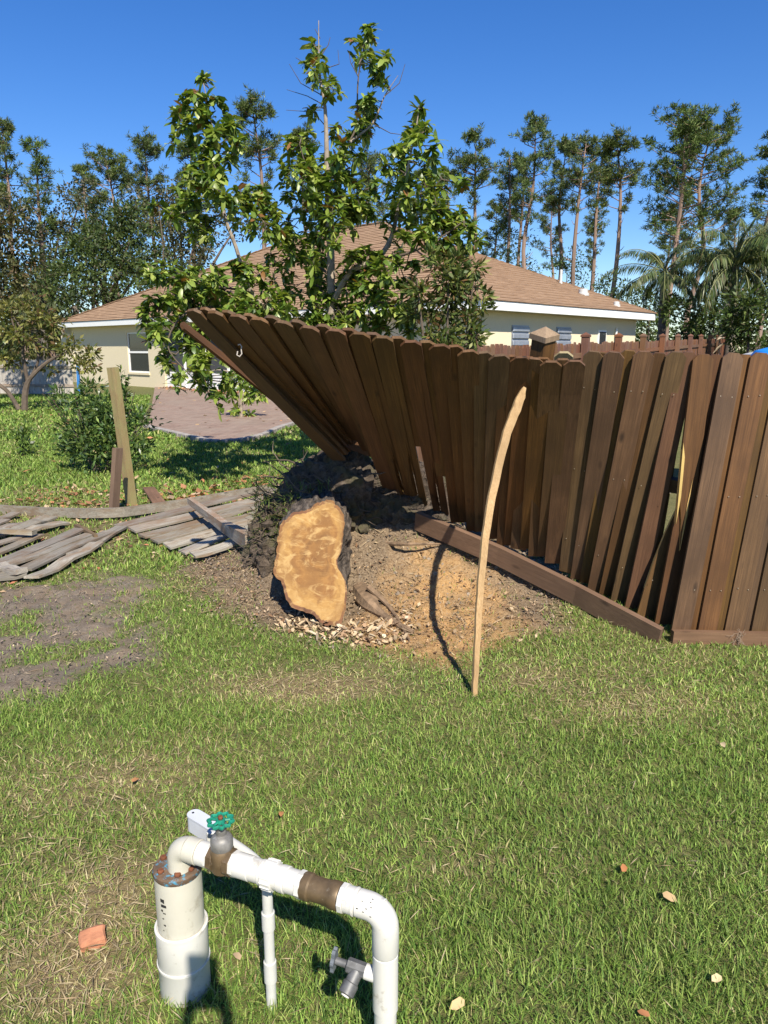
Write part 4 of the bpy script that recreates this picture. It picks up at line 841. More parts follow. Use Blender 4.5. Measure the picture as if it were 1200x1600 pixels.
for k in range(9):       # small printed size marks on the bend
    a = random.uniform(-1.2, 0.4); s = random.uniform(0.02, 0.055); rd = (x_ * math.cos(a) + y_ * math.sin(a)); 
    if rd.y > 0.2 or rd.z < -0.3: rd = Vector((rd.x, -abs(rd.y), abs(rd.z))).normalized()
    rd = (rd - pd * rd.dot(pd)).normalized(); bm = bmesh.new(); box(bm, PB - pd * s + rd * 0.0296, (0.0016, 0.004, 0.0006), Matrix((rd.cross(pd), pd, rd)).transposed()); add('printed_mark', bm_mesh('printed_mark', bm), ink, el)
bm = bmesh.new(); rz = Vector((PB.x, PB.y, 0)); cyl(bm, rz + up * -0.1, rz + up * 0.36, 0.0250); cyl(bm, rz + up * 0.165, rz + up * 0.312, 0.0282); add('riser_pipe', bm_mesh('riser_pipe', bm), pvc2, well)
# hose bibb
hb0 = rz + up * 0.245; hd = Vector((-0.93, 0.30, 0.10)).normalized(); bm = bmesh.new(); cyl(bm, hb0, hb0 + hd * 0.048, 0.0165, 18); add('nipple', bm_mesh('nipple', bm), pvc2, well)
bm = bmesh.new(); hc = hb0 + hd * 0.064; cyl(bm, hb0 + hd * 0.044, hb0 + hd * 0.090, 0.0165, 8); sp = Vector((-0.45, -0.62, -0.55)).normalized()
cyl(bm, hc, hc + sp * 0.050, 0.0150, 18); cyl(bm, hc + sp * 0.030, hc + sp * 0.056, 0.0180, 20); cyl(bm, hc + hd * 0.02, hc + hd * 0.055, 0.0085, 12); bib = add('hose_bibb', bm_mesh('hose_bibb', bm), plain('dull_grey_brass', (0.13, 0.13, 0.13), 0.55, 0.3, 50, metal=0.4, spot=((0.27, 0.28, 0.28), 0.62)), well)
bm = bmesh.new(); lathe(bm, [(0.004, 0.0), (0.010, 0.001), (0.010, 0.004), (0.004, 0.005)], hc + sp * 0.0555, sp, 12); add('spout_mouth', bm_mesh('spout_mouth', bm), pvc2, bib)
bm = bmesh.new(); hx, hy = frame_z(hd); hcen = hc + hd * 0.058
prof = [hcen + (hx * math.cos(a) * (0.015 + 0.002 * math.cos(6 * a)) + hy * math.sin(a) * (0.030 + 0.003 * math.cos(6 * a))) for a in np.linspace(0, 2 * math.pi, 37)[:-1]]
f0 = [bm.verts.new(p_ - hd * 0.004) for p_ in prof]; f1 = [bm.verts.new(p_ + hd * 0.004) for p_ in prof]; bm.faces.new(f0[::-1]); bm.faces.new(f1)
for i in range(36): bm.faces.new((f0[i], f0[(i+1) % 36], f1[(i+1) % 36], f1[i]))
add('tap_handle', bm_mesh('tap_handle', bm), plain('chalky_blue_grey', (0.12, 0.135, 0.155), 0.6, 0.3, 60), bib)
# electrical conduit with its access box
cb = Vector((-0.280, 1.525, 0)); el_ = empty('electrical_conduit', cb, 'thin grey plastic conduit rising from the grass to a box behind the white pipe', 'conduit')
c1 = Vector((-0.425, 1.640, 0.408)); cdir = (c1 - (cb + up * 0.395)).normalized()
bm = bmesh.new(); tube(bm, [cb - up * 0.1, cb + up * 0.30] + [Vector(s) for s in smooth_pts([tuple(cb + up * 0.335), tuple(cb + up * 0.375 + cdir * 0.012), tuple(cb + up * 0.396 + cdir * 0.05), tuple(c1)], 5)], 0.0128, 16); add('conduit_pipe', bm_mesh('conduit_pipe', bm), conduit, el_)
bm = bmesh.new(); cyl(bm, cb + up * 0.225, cb + up * 0.275, 0.0160, 20); add('conduit_coupling', bm_mesh('conduit_coupling', bm), conduit, el_)
bm = bmesh.new(); cyl(bm, cb + up * 0.075, cb + up * 0.135, 0.0158, 20); add('conduit_coupling', bm_mesh('conduit_coupling', bm), conduit, el_)
ld = Vector((c1.x - cb.x, c1.y - cb.y, 0)).normalized(); lx = Vector((-ld.y, ld.x, 0)); lc = c1 + ld * 0.045
if lx.y > 0: lx = -lx
lrot = Matrix((ld, ld.cross(up) * -1, up)).transposed()
bm = bmesh.new()
def stadium(bm, c, L, r, z0, z1, n=10):
    pr = [(L / 2 - r + r * math.cos(a), r * math.sin(a)) for a in np.linspace(-math.pi / 2, math.pi / 2, n)] + [(-L / 2 + r + r * math.cos(a), r * math.sin(a)) for a in np.linspace(math.pi / 2, 1.5 * math.pi, n)]
    a_ = [bm.verts.new(c + ld * x + lx * y + up * z0) for x, y in pr]; b_ = [bm.verts.new(c + ld * x + lx * y + up * z1) for x, y in pr]; bm.faces.new(a_[::-1]); bm.faces.new(b_)
    for k in range(len(pr)): bm.faces.new((a_[k], a_[(k+1) % len(pr)], b_[(k+1) % len(pr)], b_[k]))
stadium(bm, lc, 0.115, 0.0175, -0.028 + 0, 0.012); lb = add('access_box', bm_mesh('access_box', bm), lbm, el_)
bm = bmesh.new(); stadium(bm, lc, 0.117, 0.0188, 0.0125, 0.0165); lid = add('box_cover', bm_mesh('box_cover', bm), lbm, lb)
for s in (-0.045, 0.045): bm = bmesh.new(); lathe(bm, [(0.0034, 0.0166), (0.0030, 0.0176)], lc + ld * s, up, 10); add('cover_screw', bm_mesh('cover_screw', bm), ink, lid)
bm = bmesh.new(); box(bm, lc - ld * 0.055 + up * 0.004 - lx * -0.02, (0.022, 0.02, 0.035), lrot @ Matrix.Rotation(0.5, 3, 'Z'), 0.003); add('conduit_strap', bm_mesh('conduit_strap', bm), conduit, el_)
# chunk of red brick in the grass
bm = bmesh.new(); box(bm, Vector((0, 0, 0)), (0.07, 0.05, 0.035), None, 0.006)
bmesh.ops.subdivide_edges(bm, edges=bm.edges[:], cuts=2, use_grid_fill=True)
for vt in bm.verts: vt.co += vt.co.normalized() * 0.008 * mnoise.noise(vt.co * 40)
q = GH(146, 1466, 0.02); mw = Matrix.Translation(q) @ Matrix.Rotation(0.5, 4, 'Z') @ Matrix.Rotation(0.2, 4, 'X'); bmesh.ops.transform(bm, matrix=mw, verts=bm.verts)
o = add('brick_fragment', bm_mesh('brick_fragment', bm), plain('broken_brick', (0.40, 0.17, 0.09), 0.9, 0.25, 30, bumpk=0.4)); tag(o, 'small reddish chunk of brick in the dry grass left of the well', 'brick')
# ------------------------------------------------------------------ foliage builders
def norm(a): return a / (np.linalg.norm(a, axis=-1, keepdims=True) + 1e-9)
def leaf8(pos, d, upv, L, W, droop=0.35, fold=0.18):
    """broad leaves: 8 vertices, folded along the midrib and arched"""
    n = len(pos); d = norm(d); s = norm(np.cross(d, upv)); u = np.cross(s, d); L = L[:, None]; W = W[:, None]
    def pt(t, k): return pos + d * L * t - u * L * droop * t * t + s * W * k + u * W * fold * abs(k)
    V = np.stack([pt(0, 0), pt(.22, -.42), pt(.22, 0), pt(.22, .42), pt(.74, -.42), pt(.74, 0), pt(.74, .42), pt(1, 0)], 1)
    T = np.array([[0, 1, 2], [0, 2, 3], [1, 4, 5], [1, 5, 2], [2, 5, 6], [2, 6, 3], [4, 7, 5], [5, 7, 6]])
    return V.reshape(-1, 3), (T[None] + (np.arange(n) * 8)[:, None, None]).reshape(-1, 3)
def leaf4(pos, d, upv, L, W, droop=0.2):
    n = len(pos); d = norm(d); s = norm(np.cross(d, upv)); u = np.cross(s, d); L = L[:, None]; W = W[:, None]
    V = np.stack([pos, pos + d * L * .45 - s * W * .5 - u * L * droop * .3, pos + d * L * .45 + s * W * .5 - u * L * droop * .3, pos + d * L - u * L * droop], 1)
    T = np.array([[0, 1, 2], [1, 3, 2]]); return V.reshape(-1, 3), (T[None] + (np.arange(n) * 4)[:, None, None]).reshape(-1, 3)
def rdir(n): return norm(rng.normal(size=(n, 3)))
def cols(n, stops, k, jit=0.15):
    """pick per-leaf colours from (weight, colour) and repeat k times per leaf"""
    w = np.array([s[0] for s in stops]); w = w / w.sum(); C = np.array([s[1] for s in stops])[rng.choice(len(stops), n, p=w)]
    C = C * (1 + rng.normal(size=(n, 1)) * jit); return np.repeat(np.clip(C, 0.004, 0.9), k, 0)
AVO = [(2.5, (0.07, 0.125, 0.024)), (4, (0.125, 0.195, 0.036)), (3.6, (0.215, 0.28, 0.055)), (2.1, (0.32, 0.37, 0.095)), (0.3, (0.20, 0.10, 0.035))]
# ---- the young broad-leaved tree behind the fence
TREE_Y = 9.0
tree = empty('avocado_tree', P(520, 760, TREE_Y) * 1.0, 'young broad-leaved tree with open leafy crown rising behind the fanned fence', 'tree')
tree.location = (P(520, 600, TREE_Y).x, TREE_Y, 0)
limbs = {'trunk': [(520, 790, 0, .060), (519, 600, 0, .056), (517, 500, 0, .05), (517, 401, 0, .045), (513, 330, 0, .038), (511, 258, .05, .030), (508, 170, .05, .020), (500, 120, .1, .012), (498, 70, .1, .007), (498, 32, .1, .004)],
 'b1': [(516, 480, 0, .036), (548, 425, -.2, .036), (587, 406, -.3, .032), (611, 372, -.3, .026), (625, 309, -.35, .02), (637, 262, -.4, .013), (650, 200, -.4, .008), (655, 165, -.4, .004)],
 'b2': [(512, 520, .1, .03), (440, 500, -.1, .026), (392, 455, -.3, .024), (369, 387, -.35, .022), (350, 333, -.4, .018), (345, 271, -.4, .013), (335, 215, -.4, .009), (318, 130, -.4, .005)],
 'b3': [(511, 262, .05, .018), (548, 222, .15, .014), (582, 193, .2, .011), (601, 150, .2, .007), (622, 118, .2, .003)],
 'b4': [(545, 224, .15, .012), (557, 193, .2, .010), (560, 120, .2, .008), (574, 50, .2, .004)],
 'b5': [(515, 470, 0, .024), (491, 435, .3, .02), (500, 380, .4, .016), (509, 350, .45, .010), (560, 310, .5, .005)],
 'b6': [(587, 406, -.3, .018), (640, 395, -.5, .014), (690, 370, -.6, .010), (725, 345, -.6, .005)],
 'b7': [(440, 500, -.1, .018), (350, 480, -.5, .014), (290, 490, -.7, .011), (262, 540, -.8, .008), (300, 590, -.8, .005)],
 'b8': [(392, 455, -.3, .014), (320, 445, -.5, .010), (255, 430, -.6, .006)],
 'b9': [(516, 430, 0, .016), (465, 390, .3, .012), (420, 330, .5, .008), (400, 300, .5, .004)],
 'b10': [(512, 300, .05, .012), (480, 260, -.1, .008), (468, 225, -.1, .004)],
 'b11': [(517, 500, 0, .018), (560, 480, -.3, .014), (610, 480, -.5, .009), (650, 500, -.5, .005)],
 'b12': [(625, 309, -.35, .01), (665, 300, -.3, .007), (690, 280, -.3, .004)]}
limb_pts = []
for nm, pl in limbs.items():
    pts3 = [(*P(u, v, TREE_Y + dd), r) for u, v, dd, r in pl]; sp_ = smooth_pts(pts3, 5); bm = bmesh.new()
    tube(bm, [Vector(s[:3]) for s in sp_], [max(0.003, s[3]) for s in sp_], 9 if nm == 'trunk' else 7)
    add('trunk' if nm == 'trunk' else 'branch', bm_mesh('branch', bm), MT['bark_pale'] if nm in ('trunk', 'b1', 'b2', 'b3') else MT['bark_dark'], tree)
    limb_pts += [Vector(s[:3]) for s in sp_]
CL = [(320,125,16),(300,150,24),(275,172,20),(335,160,20),(288,200,26),(330,205,24),(362,188,16),(352,212,26),(375,215,12),(330,245,26),(300,232,16),(342,270,22),(310,285,22),(290,300,22),(345,298,18),(300,330,26),(248,324,12),(266,336,13),(403,300,20),(417,322,22),(413,348,26),(369,333,20),(321,358,24),(306,340,18),
 (575,48,18),(568,78,24),(580,98,18),(597,90,14),(485,75,14),(490,100,22),(505,125,20),(522,142,13),(582,155,16),(597,130,16),(572,182,18),(485,169,14),(471,227,24),(461,260,26),(486,262,22),(529,232,14),(558,242,13),(490,309,26),(524,295,30),(558,309,26),(519,333,24),(562,333,22),(588,290,18),(545,270,16),
 (654,169,15),(649,203,19),(635,232,22),(664,205,16),(620,270,18),(635,285,22),(664,261,18),(678,290,18),(654,319,26),(683,329,24),(712,338,24),(702,367,20),(664,367,20),(727,350,16),(640,345,18),
 (229,411,15),(253,435,24),(272,420,18),(287,449,26),(321,449,26),(350,459,24),(248,483,24),(229,503,20),(245,522,22),(262,560,22),(290,540,26),(303,580,26),(330,560,24),(320,602,22),(342,622,16),(368,600,18),(280,500,24),(312,515,24),(345,500,24),(350,585,18),(400,600,14),(270,600,14),(300,470,24),
 (408,435,26),(432,411,26),(451,387,24),(471,411,18),(422,464,24),(461,449,24),(451,478,22),(500,474,24),(529,483,24),(567,464,28),(587,445,22),(606,474,24),(538,445,16),(625,493,20),(577,498,24),(400,480,24),(375,470,22),(480,500,20),(530,515,20),(640,515,18),(415,505,20),(600,515,20),(650,470,18),(500,410,16),(680,350,16),(610,350,16),(300,310,20),(320,180,18),(470,340,20),(450,300,16),(440,360,20),(500,440,22),(550,500,22),(470,520,18),(380,440,22),(340,430,20),(600,420,18),(630,440,20),(560,400,14),(650,420,18),(690,395,18),(275,455,20),(255,460,20),(310,420,16),(600,260,14),(545,340,20)]
pos = []; dr = []; twigs = bmesh.new(); ncl = []
def to_px(p):
    q = p - Vector((0, 0, CAM_H)); zc = q.y * math.cos(PITCH) - q.z * math.sin(PITCH); return 600 + FPX * q.x / zc, 800 - FPX * (q.y * math.sin(PITCH) + q.z * math.cos(PITCH)) / zc
for k, lp in enumerate(limb_pts):
    u, v = to_px(lp)
    if 200 < v < 560 and random.random() < .62: CL.append((u + random.gauss(0, 20), v + random.gauss(0, 15), random.uniform(10, 20)))
for u, v, r in CL:
    near = min(limb_pts, key=lambda q: (q - P(u, v, q.y)).length)
    d = near.y + random.gauss(0, 0.28); C = P(u, v, d); rm = r / FPX * d * 1.18
    k = max(3, int((r / 8.0) ** 2))
    mid = (near + C) / 2 + Vector((random.gauss(0, .04), random.gauss(0, .04), random.gauss(0, .04))); tube(twigs, [near, mid, C], [0.008, 0.006, 0.004], 5, False)
    for j in range(k):
        off = Vector(rdir(1)[0]) * rm * random.uniform(0.25, 1.0); c = C + off; axis = (off.normalized() * 0.8 + Vector((0, 0, 0.75)) + Vector((c.x - tree.location.x, 0, 0)) * 0.12).normalized()
        tube(twigs, [C, c], [0.004, 0.0025], 4, False)
        nl = random.randint(8, 13); x_, y_ = frame_z(axis)
        for i in range(nl):
            a = i * 2.4 + random.uniform(-.3, .3); el2 = random.uniform(-0.35, 0.75); dv = (x_ * math.cos(a) + y_ * math.sin(a)) * math.cos(el2) + axis * math.sin(el2)
            pos.append(c - axis * random.uniform(0, 0.05)); dr.append(dv); ncl.append(j)
pos = np.array(pos); dr = np.array(dr); n = len(pos)
V, T = leaf8(pos, dr, np.tile([0, 0, 1.0], (n, 1)) + rng.normal(size=(n, 3)) * 0.3, rng.uniform(.065, .15, n) * (0.8 + .35 * rng.random(n)), rng.uniform(.034, .068, n), 0.4)
add('crown', mesh_np('crown', V, T, cols(n, AVO, 8), False), MT['leaf'], tree)
# bare twigs at the top
for pl in ([(500, 120), (478, 100), (462, 90)], [(505, 150), (470, 130), (452, 100)], [(508, 165), (480, 150), (448, 140)], [(500, 90), (513, 70), (516, 58)], [(601, 150), (624, 130), (633, 100)], [(560, 120), (548, 98), (545, 80)], [(500, 60), (492, 45)], [(511, 200), (490, 175), (447, 172)], [(582, 193), (610, 208), (640, 212)], [(500, 110), (530, 100), (528, 78)]):
    tube(twigs, [P(u, v, TREE_Y + 0.1) for u, v in pl], list(np.linspace(0.006, 0.0025, len(pl))), 4, False)
o = add('twig', bm_mesh('twig', twigs), MT['bark_dark'], tree); o['kind'] = 'stuff'
# ---- generic leafy masses
def blobcrown(blobs, n, L, W, stops, kind=4, shell=0.55, upb=0.35, jit=0.18, sub=26, subr=0.42):
    """leaves over many small clumps spread through several ellipsoids: [(centre, radii)]"""
    vol = np.array([b[1][0] * b[1][1] * b[1][2] for b in blobs]) ** 0.67; vol /= vol.sum(); P_ = []; D_ = []; K_ = []
    for (c, r), f in zip(blobs, vol):
        c = np.array(c); r = np.array(r); m = max(4, int(n * f)); ns = max(5, int(sub * (f * len(blobs)) ** 0.8))
        sc = rdir(ns) * (shell + (1 - shell) * rng.random((ns, 1))) * r * 0.85 + c; sr = subr * r.mean() * rng.uniform(0.6, 1.15, ns)
        idx = rng.integers(0, ns, m); dd = rdir(m); rad = rng.random(m) ** 0.45
        P_.append(sc[idx] + dd * (sr[idx] * rad)[:, None] * np.array([1.1, 1.1, .8])); D_.append(dd + (P_[-1] - c) / r.mean() * 0.5 + np.array([0, 0, upb]) * rng.normal(0.5, 1, (m, 1))); K_.append(rng.normal(size=ns)[idx])
    P_ = np.concatenate(P_); D_ = np.concatenate(D_); K_ = np.concatenate(K_); m = len(P_)
    upv = rdir(m) + np.array([0, 0, 0.8]); fn, kk = (leaf8, 8) if kind == 8 else (leaf4, 4)
    V, T = fn(P_, D_, upv, rng.uniform(*L, m), rng.uniform(*W, m)); C = cols(m, stops, kk, jit) * (1 + 0.16 * np.repeat(K_, kk))[:, None]
    return V, T, np.clip(C, 0.003, 0.9)
def trunk_mesh(segs):
    """segs: list of polylines [(x,y,z,r)...]"""
    bm = bmesh.new()
    for s in segs:
        sp_ = smooth_pts(s, 4); tube(bm, [Vector(q[:3]) for q in sp_], [max(0.004, q[3]) for q in sp_], 8)
    return bm_mesh('trunk', bm)
def copyobj(o, loc, rz=0.0, sc=1.0, parent=None):
    c = o.copy(); col.objects.link(c)
    if parent is not None: c.parent = parent
    return c
# fine-leaved bush at the right of the young tree
BUSH = [(4, (0.06, 0.09, 0.025)), (3, (0.11, 0.14, 0.035)), (1.6, (0.19, 0.20, 0.06)), (1.0, (0.15, 0.09, 0.04))]
by = 7.9; bc = P(700, 470, by); bush = empty('tall_bush', (bc.x, by, 0), 'tall bush with narrow mixed green and brownish leaves right of the young tree', 'bush')
bl = [(tuple(P(u, v, by + dd)), (r / FPX * by, r / FPX * by, r / FPX * by)) for u, v, r, dd in ((690, 405, 28, 0), (722, 420, 30, .2), (740, 412, 18, 0), (700, 445, 34, 0), (732, 460, 30, .1), (742, 490, 26, 0), (690, 475, 32, .2), (660, 455, 26, 0), (655, 490, 28, .1), (685, 515, 34, 0), (718, 515, 34, .2), (738, 525, 22, 0), (690, 560, 40, .1), (720, 600, 40, 0))]
V, T, C = blobcrown(bl, 3000, (.07, .13), (.022, .038), BUSH, 4, 0.3, 0.4, sub=9, subr=0.5)
add('crown', mesh_np('crown', V, T, C), MT['smallleaf'], bush)
add('trunk', trunk_mesh([[(bc.x + dx * .2, by, 0, .03), (bc.x + dx * .6, by, .9, .022), (bc.x + dx, by, 1.7, .014), (bc.x + dx * 1.3, by, 2.3, .006)] for dx in (-.25, 0, .2)]), MT['bark_dark'], bush)
# dark shrub by the leaning post
GREEN = [(4, (0.05, 0.10, 0.024)), (4, (0.085, 0.15, 0.03)), (2, (0.16, 0.22, 0.045))]
sb = GH(160, 738); shrub = empty('leafy_shrub', (sb.x, sb.y, 0), 'dark green glossy shrub beside the leaning post', 'shrub'); sy = sb.y
bl = [(tuple(P(u, v, sy + dd)), (r / FPX * sy,) * 3) for u, v, r, dd in ((110, 625, 26, 0), (145, 610, 22, .1), (170, 640, 34, 0), (125, 665, 38, .1), (180, 680, 40, 0), (205, 650, 26, .2), (195, 615, 14, 0), (150, 700, 42, -.1), (195, 715, 32, 0), (120, 700, 30, .1), (218, 690, 22, 0), (160, 655, 36, .2), (190, 590, 10, 0))]
V, T, C = blobcrown(bl, 4200, (.06, .11), (.022, .036), GREEN, 4, 0.35, 0.6, sub=10, subr=0.5); add('crown', mesh_np('crown', V, T, C), MT['leaf'], shrub)
st_ = []
for k in range(9):
    a = random.uniform(-.5, .5); st_.append([(sb.x + a * .2, sb.y, 0, .014), (sb.x + a * .8, sb.y + random.gauss(0, .1), .5, .01), (sb.x + a * 1.25, sb.y + random.gauss(0, .15), 1.05, .004)])
st_ += [[(*P(u0, 690, sy), .007), (*P(u1, v1, sy), .002)] for u0, u1, v1 in ((200, 235, 635), (205, 252, 612), (195, 188, 570), (205, 245, 650), (120, 90, 640))]
add('trunk', trunk_mesh(st_), MT['bark_dark'], shrub)
sp_p = []; sp_d = []
for a, b in (((200, 690), (235, 635)), ((205, 690), (252, 612)), ((195, 640), (188, 570)), ((205, 690), (248, 655)), ((120, 690), (88, 645)), ((225, 680), (262, 660))):
    for f in np.linspace(0.3, 1, 12):
        p_ = P(a[0] + (b[0] - a[0]) * f, a[1] + (b[1] - a[1]) * f, sy); sp_p.append(p_); sp_d.append((random.gauss(0, 1), random.gauss(0, 1), random.gauss(.5, .6)))
V, T = leaf4(np.array(sp_p), np.array(sp_d), rdir(len(sp_p)) + np.array([0, 0, 1]), rng.uniform(.07, .1, len(sp_p)), rng.uniform(.025, .035, len(sp_p))); o = add('leaf_sprig', mesh_np('leaf_sprig', V, T, cols(len(sp_p), GREEN, 4)), MT['leaf'], shrub); o['kind'] = 'stuff'
# small weed left of the shrub, staked sapling on the patio edge
for u, v, r, hh, lb, nm, dcol in ((36, 712, 24, 34, 'small light green weed growing in the lawn left of the shrub', 'weed', [(1, (0.11, 0.17, 0.03)), (1, (0.07, 0.12, 0.025))]),):
    q = GH(u, v); o = empty('leafy_weed', q, lb, 'weed'); bl = [(tuple(P(u, v - hh * f, q.y)), (r / FPX * q.y * .7,) * 3) for f in (.3, .7, 1.1)]
    V, T, C = blobcrown(bl, 260, (.06, .1), (.025, .04), dcol, 4, 0.2, .6, sub=7); add('foliage', mesh_np('foliage', V, T, C), MT['leaf'], o)
    add('stem', trunk_mesh([[(q.x, q.y, 0, .008), (q.x + .02, q.y, .25, .005), (q.x, q.y, .45, .003)]]), MT['bark_dark'], o)
q = GH(377, 653); sap = empty('patio_sapling', q, 'slender pale-stemmed sapling with hanging leaves at the patio edge', 'tree')
add('trunk', trunk_mesh([[(q.x, q.y, 0, .05), (*P(376, 610, q.y), .045), (*P(374, 570, q.y), .035), (*P(380, 520, q.y), .02)], [(*P(374, 585, q.y), .02), (*P(345, 578, q.y - .1), .012), (*P(325, 580, q.y - .2), .005)], [(*P(375, 580, q.y), .02), (*P(400, 590, q.y), .012), (*P(415, 600, q.y), .005)]]), MT['bark_pale'], sap)
bl = [(tuple(P(u, v, q.y + dd)), (r / FPX * q.y,) * 3) for u, v, r, dd in ((362, 620, 9, 0), (390, 622, 9, 0), (368, 640, 8, 0), (386, 600, 12, .1), (402, 612, 10, 0), (414, 618, 8, 0), (360, 598, 10, 0), (376, 575, 14, 0), (390, 645, 8, 0), (380, 540, 16, 0))]
V, T, C = blobcrown(bl, 650, (.12, .2), (.05, .08), AVO, 4, 0.2, -0.6, sub=6); add('crown', mesh_np('crown', V, T, C), MT['leaf'], sap)
# ---- left edge: yellowing tree, browner big one
YEL = [(4, (0.16, 0.17, 0.045)), (3, (0.23, 0.22, 0.07)), (2, (0.09, 0.12, 0.03)), (1, (0.17, 0.11, 0.05))]; BRN = [(4, (0.07, 0.075, 0.028)), (3, (0.11, 0.105, 0.045)), (2, (0.045, 0.065, 0.02)), (1.2, (0.15, 0.105, 0.055))]
ly = 19.5; lq = P(38, 640, ly); lt = empty('yellowish_tree', (lq.x, ly, 0), 'small tree with yellowing leaves and thin forked trunk at the left edge', 'tree')
bl = [(tuple(P(u, v, ly + dd)), (r / FPX * ly, r / FPX * ly, r / FPX * ly * .8)) for u, v, r, dd in ((55, 490, 34, 0), (90, 500, 26, .3), (35, 520, 30, -.3), (110, 545, 28, 0), (140, 555, 22, .3), (125, 575, 20, 0), (150, 578, 12, 0), (70, 545, 18, .4), (20, 480, 30, .4), (-20, 500, 40, 0), (80, 578, 12, .3), (-40, 560, 40, 0), (8, 555, 26, 0))]
V, T, C = blobcrown(bl, 2600, (.11, .19), (.05, .085), YEL, 4, 0.3, 0.1, sub=8, subr=.45); add('crown', mesh_np('crown', V, T, C), MT['smallleaf'], lt)
tr = lambda *a: [(*P(u, v, ly), r) for u, v, r in a]
add('trunk', trunk_mesh([tr((38, 642, .085), (40, 610, .08), (48, 590, .06), (75, 565, .045), (105, 550, .02)), tr((30, 640, .06), (12, 612, .055), (-8, 595, .05), (-30, 560, .03)), tr((44, 600, .05), (36, 555, .04), (36, 520, .03), (20, 495, .015)), tr((48, 590, .04), (60, 560, .03), (50, 520, .02), (55, 490, .01)), tr((36, 540, .03), (20, 505, .02), (18, 480, .008))]), MT['bark_dark'], lt)
ly2 = 23.0; lq = P(-25, 640, ly2); lt2 = empty('brownish_tree', (lq.x, ly2, 0), 'tall brownish-leaved tree cut off by the left edge of the picture', 'tree')
bl = [(tuple(P(u, v, ly2 + dd)), (r / FPX * ly2,) * 3) for u, v, r, dd in ((10, 345, 36, 0), (-20, 380, 60, 0), (25, 400, 40, .4), (0, 440, 50, 0), (40, 455, 30, -.3), (-40, 470, 60, 0), (15, 500, 44, .2), (-30, 320, 40, .5), (30, 540, 30, .5), (60, 520, 24, .5))]
V, T, C = blobcrown(bl, 5200, (.13, .22), (.05, .09), BRN, 4, 0.35, 0.0, sub=14, subr=.4); add('crown', mesh_np('crown', V, T, C), MT['smallleaf'], lt2)
tr = lambda *a: [(*P(u, v, ly2), r) for u, v, r in a]
add('trunk', trunk_mesh([tr((-25, 640, .16), (-22, 560, .13), (-15, 470, .1), (-5, 400, .06), (5, 345, .02)), tr((-20, 520, .06), (15, 470, .04), (35, 450, .015))]), MT['bark_dark'], lt2)
# ---- oaks behind the house on the left
OAK = [(4, (0.042, 0.068, 0.020)), (4, (0.065, 0.098, 0.026)), (2, (0.11, 0.145, 0.04)), (1, (0.09, 0.085, 0.045))]; OAKG = [(4, (0.085, 0.095, 0.045)), (3, (0.125, 0.13, 0.065)), (2, (0.055, 0.075, 0.028)), (1.5, (0.16, 0.135, 0.095))]
def oak(label, name, d, blobs, base_u, n, stops, L=(.16, .28), W=(.08, .14)):
    q = P(base_u, 545, d); o = empty(name, (q.x, d, 0), label, 'tree', 'trees behind the house')
    bl = [(tuple(P(u, v, d + dd)), (r / FPX * d, r / FPX * d, r / FPX * d * .8)) for u, v, r, dd in blobs]
    V, T, C = blobcrown(bl, n, L, W, stops, 4, 0.45, 0.3, sub=22, subr=.33); add('crown', mesh_np('crown', V, T, C), MT['smallleaf'], o)
    segs = [[(q.x, d, -.1, .3), (q.x + .1, d, 2.0, .24), (q.x, d, 3.5, .18)]]
    for (u, v, r, dd) in blobs: c = P(u, v, d + dd); segs.append([(q.x, d, 2.8, .12), (*((Vector((q.x, d, 3.0)) + c) / 2 + Vector((0, 0, .4))), .08), (*c, .03)])
    add('trunk', trunk_mesh(segs), MT['bark_dark'], o); return o
oak('dense dark oak rising over the left end of the roof', 'oak_tree', 40, [(150, 400, 70, 0), (200, 385, 60, 1), (120, 440, 60, -1), (180, 440, 70, -1), (235, 420, 50, 0), (160, 350, 50, 2), (215, 345, 45, 1)], 170, 9500, OAK)
oak('greyish mossy oak between the dark oak and the young tree', 'oak_tree', 44, [(265, 350, 55, 0), (300, 390, 50, 0), (240, 330, 50, 1), (330, 360, 50, 2), (280, 300, 35, 1), (380, 340, 45, 2), (260, 420, 50, 0)], 290, 6500, OAKG)
oak('dark spreading oak low behind the yellowish tree', 'oak_tree', 46, [(60, 420, 50, 0), (95, 470, 48, 0), (30, 460, 60, 1), (110, 400, 45, 1), (70, 520, 45, 0), (10, 540, 55, 0), (-40, 440, 70, 0)], 60, 6500, OAK)
oak('brownish thin-leaved oak at the upper left', 'oak_tree', 47, [(100, 330, 50, 0), (60, 350, 45, 0), (130, 300, 35, 0), (30, 310, 40, 1), (80, 385, 50, 0), (-20, 340, 60, 0)], 75, 4500, OAKG)
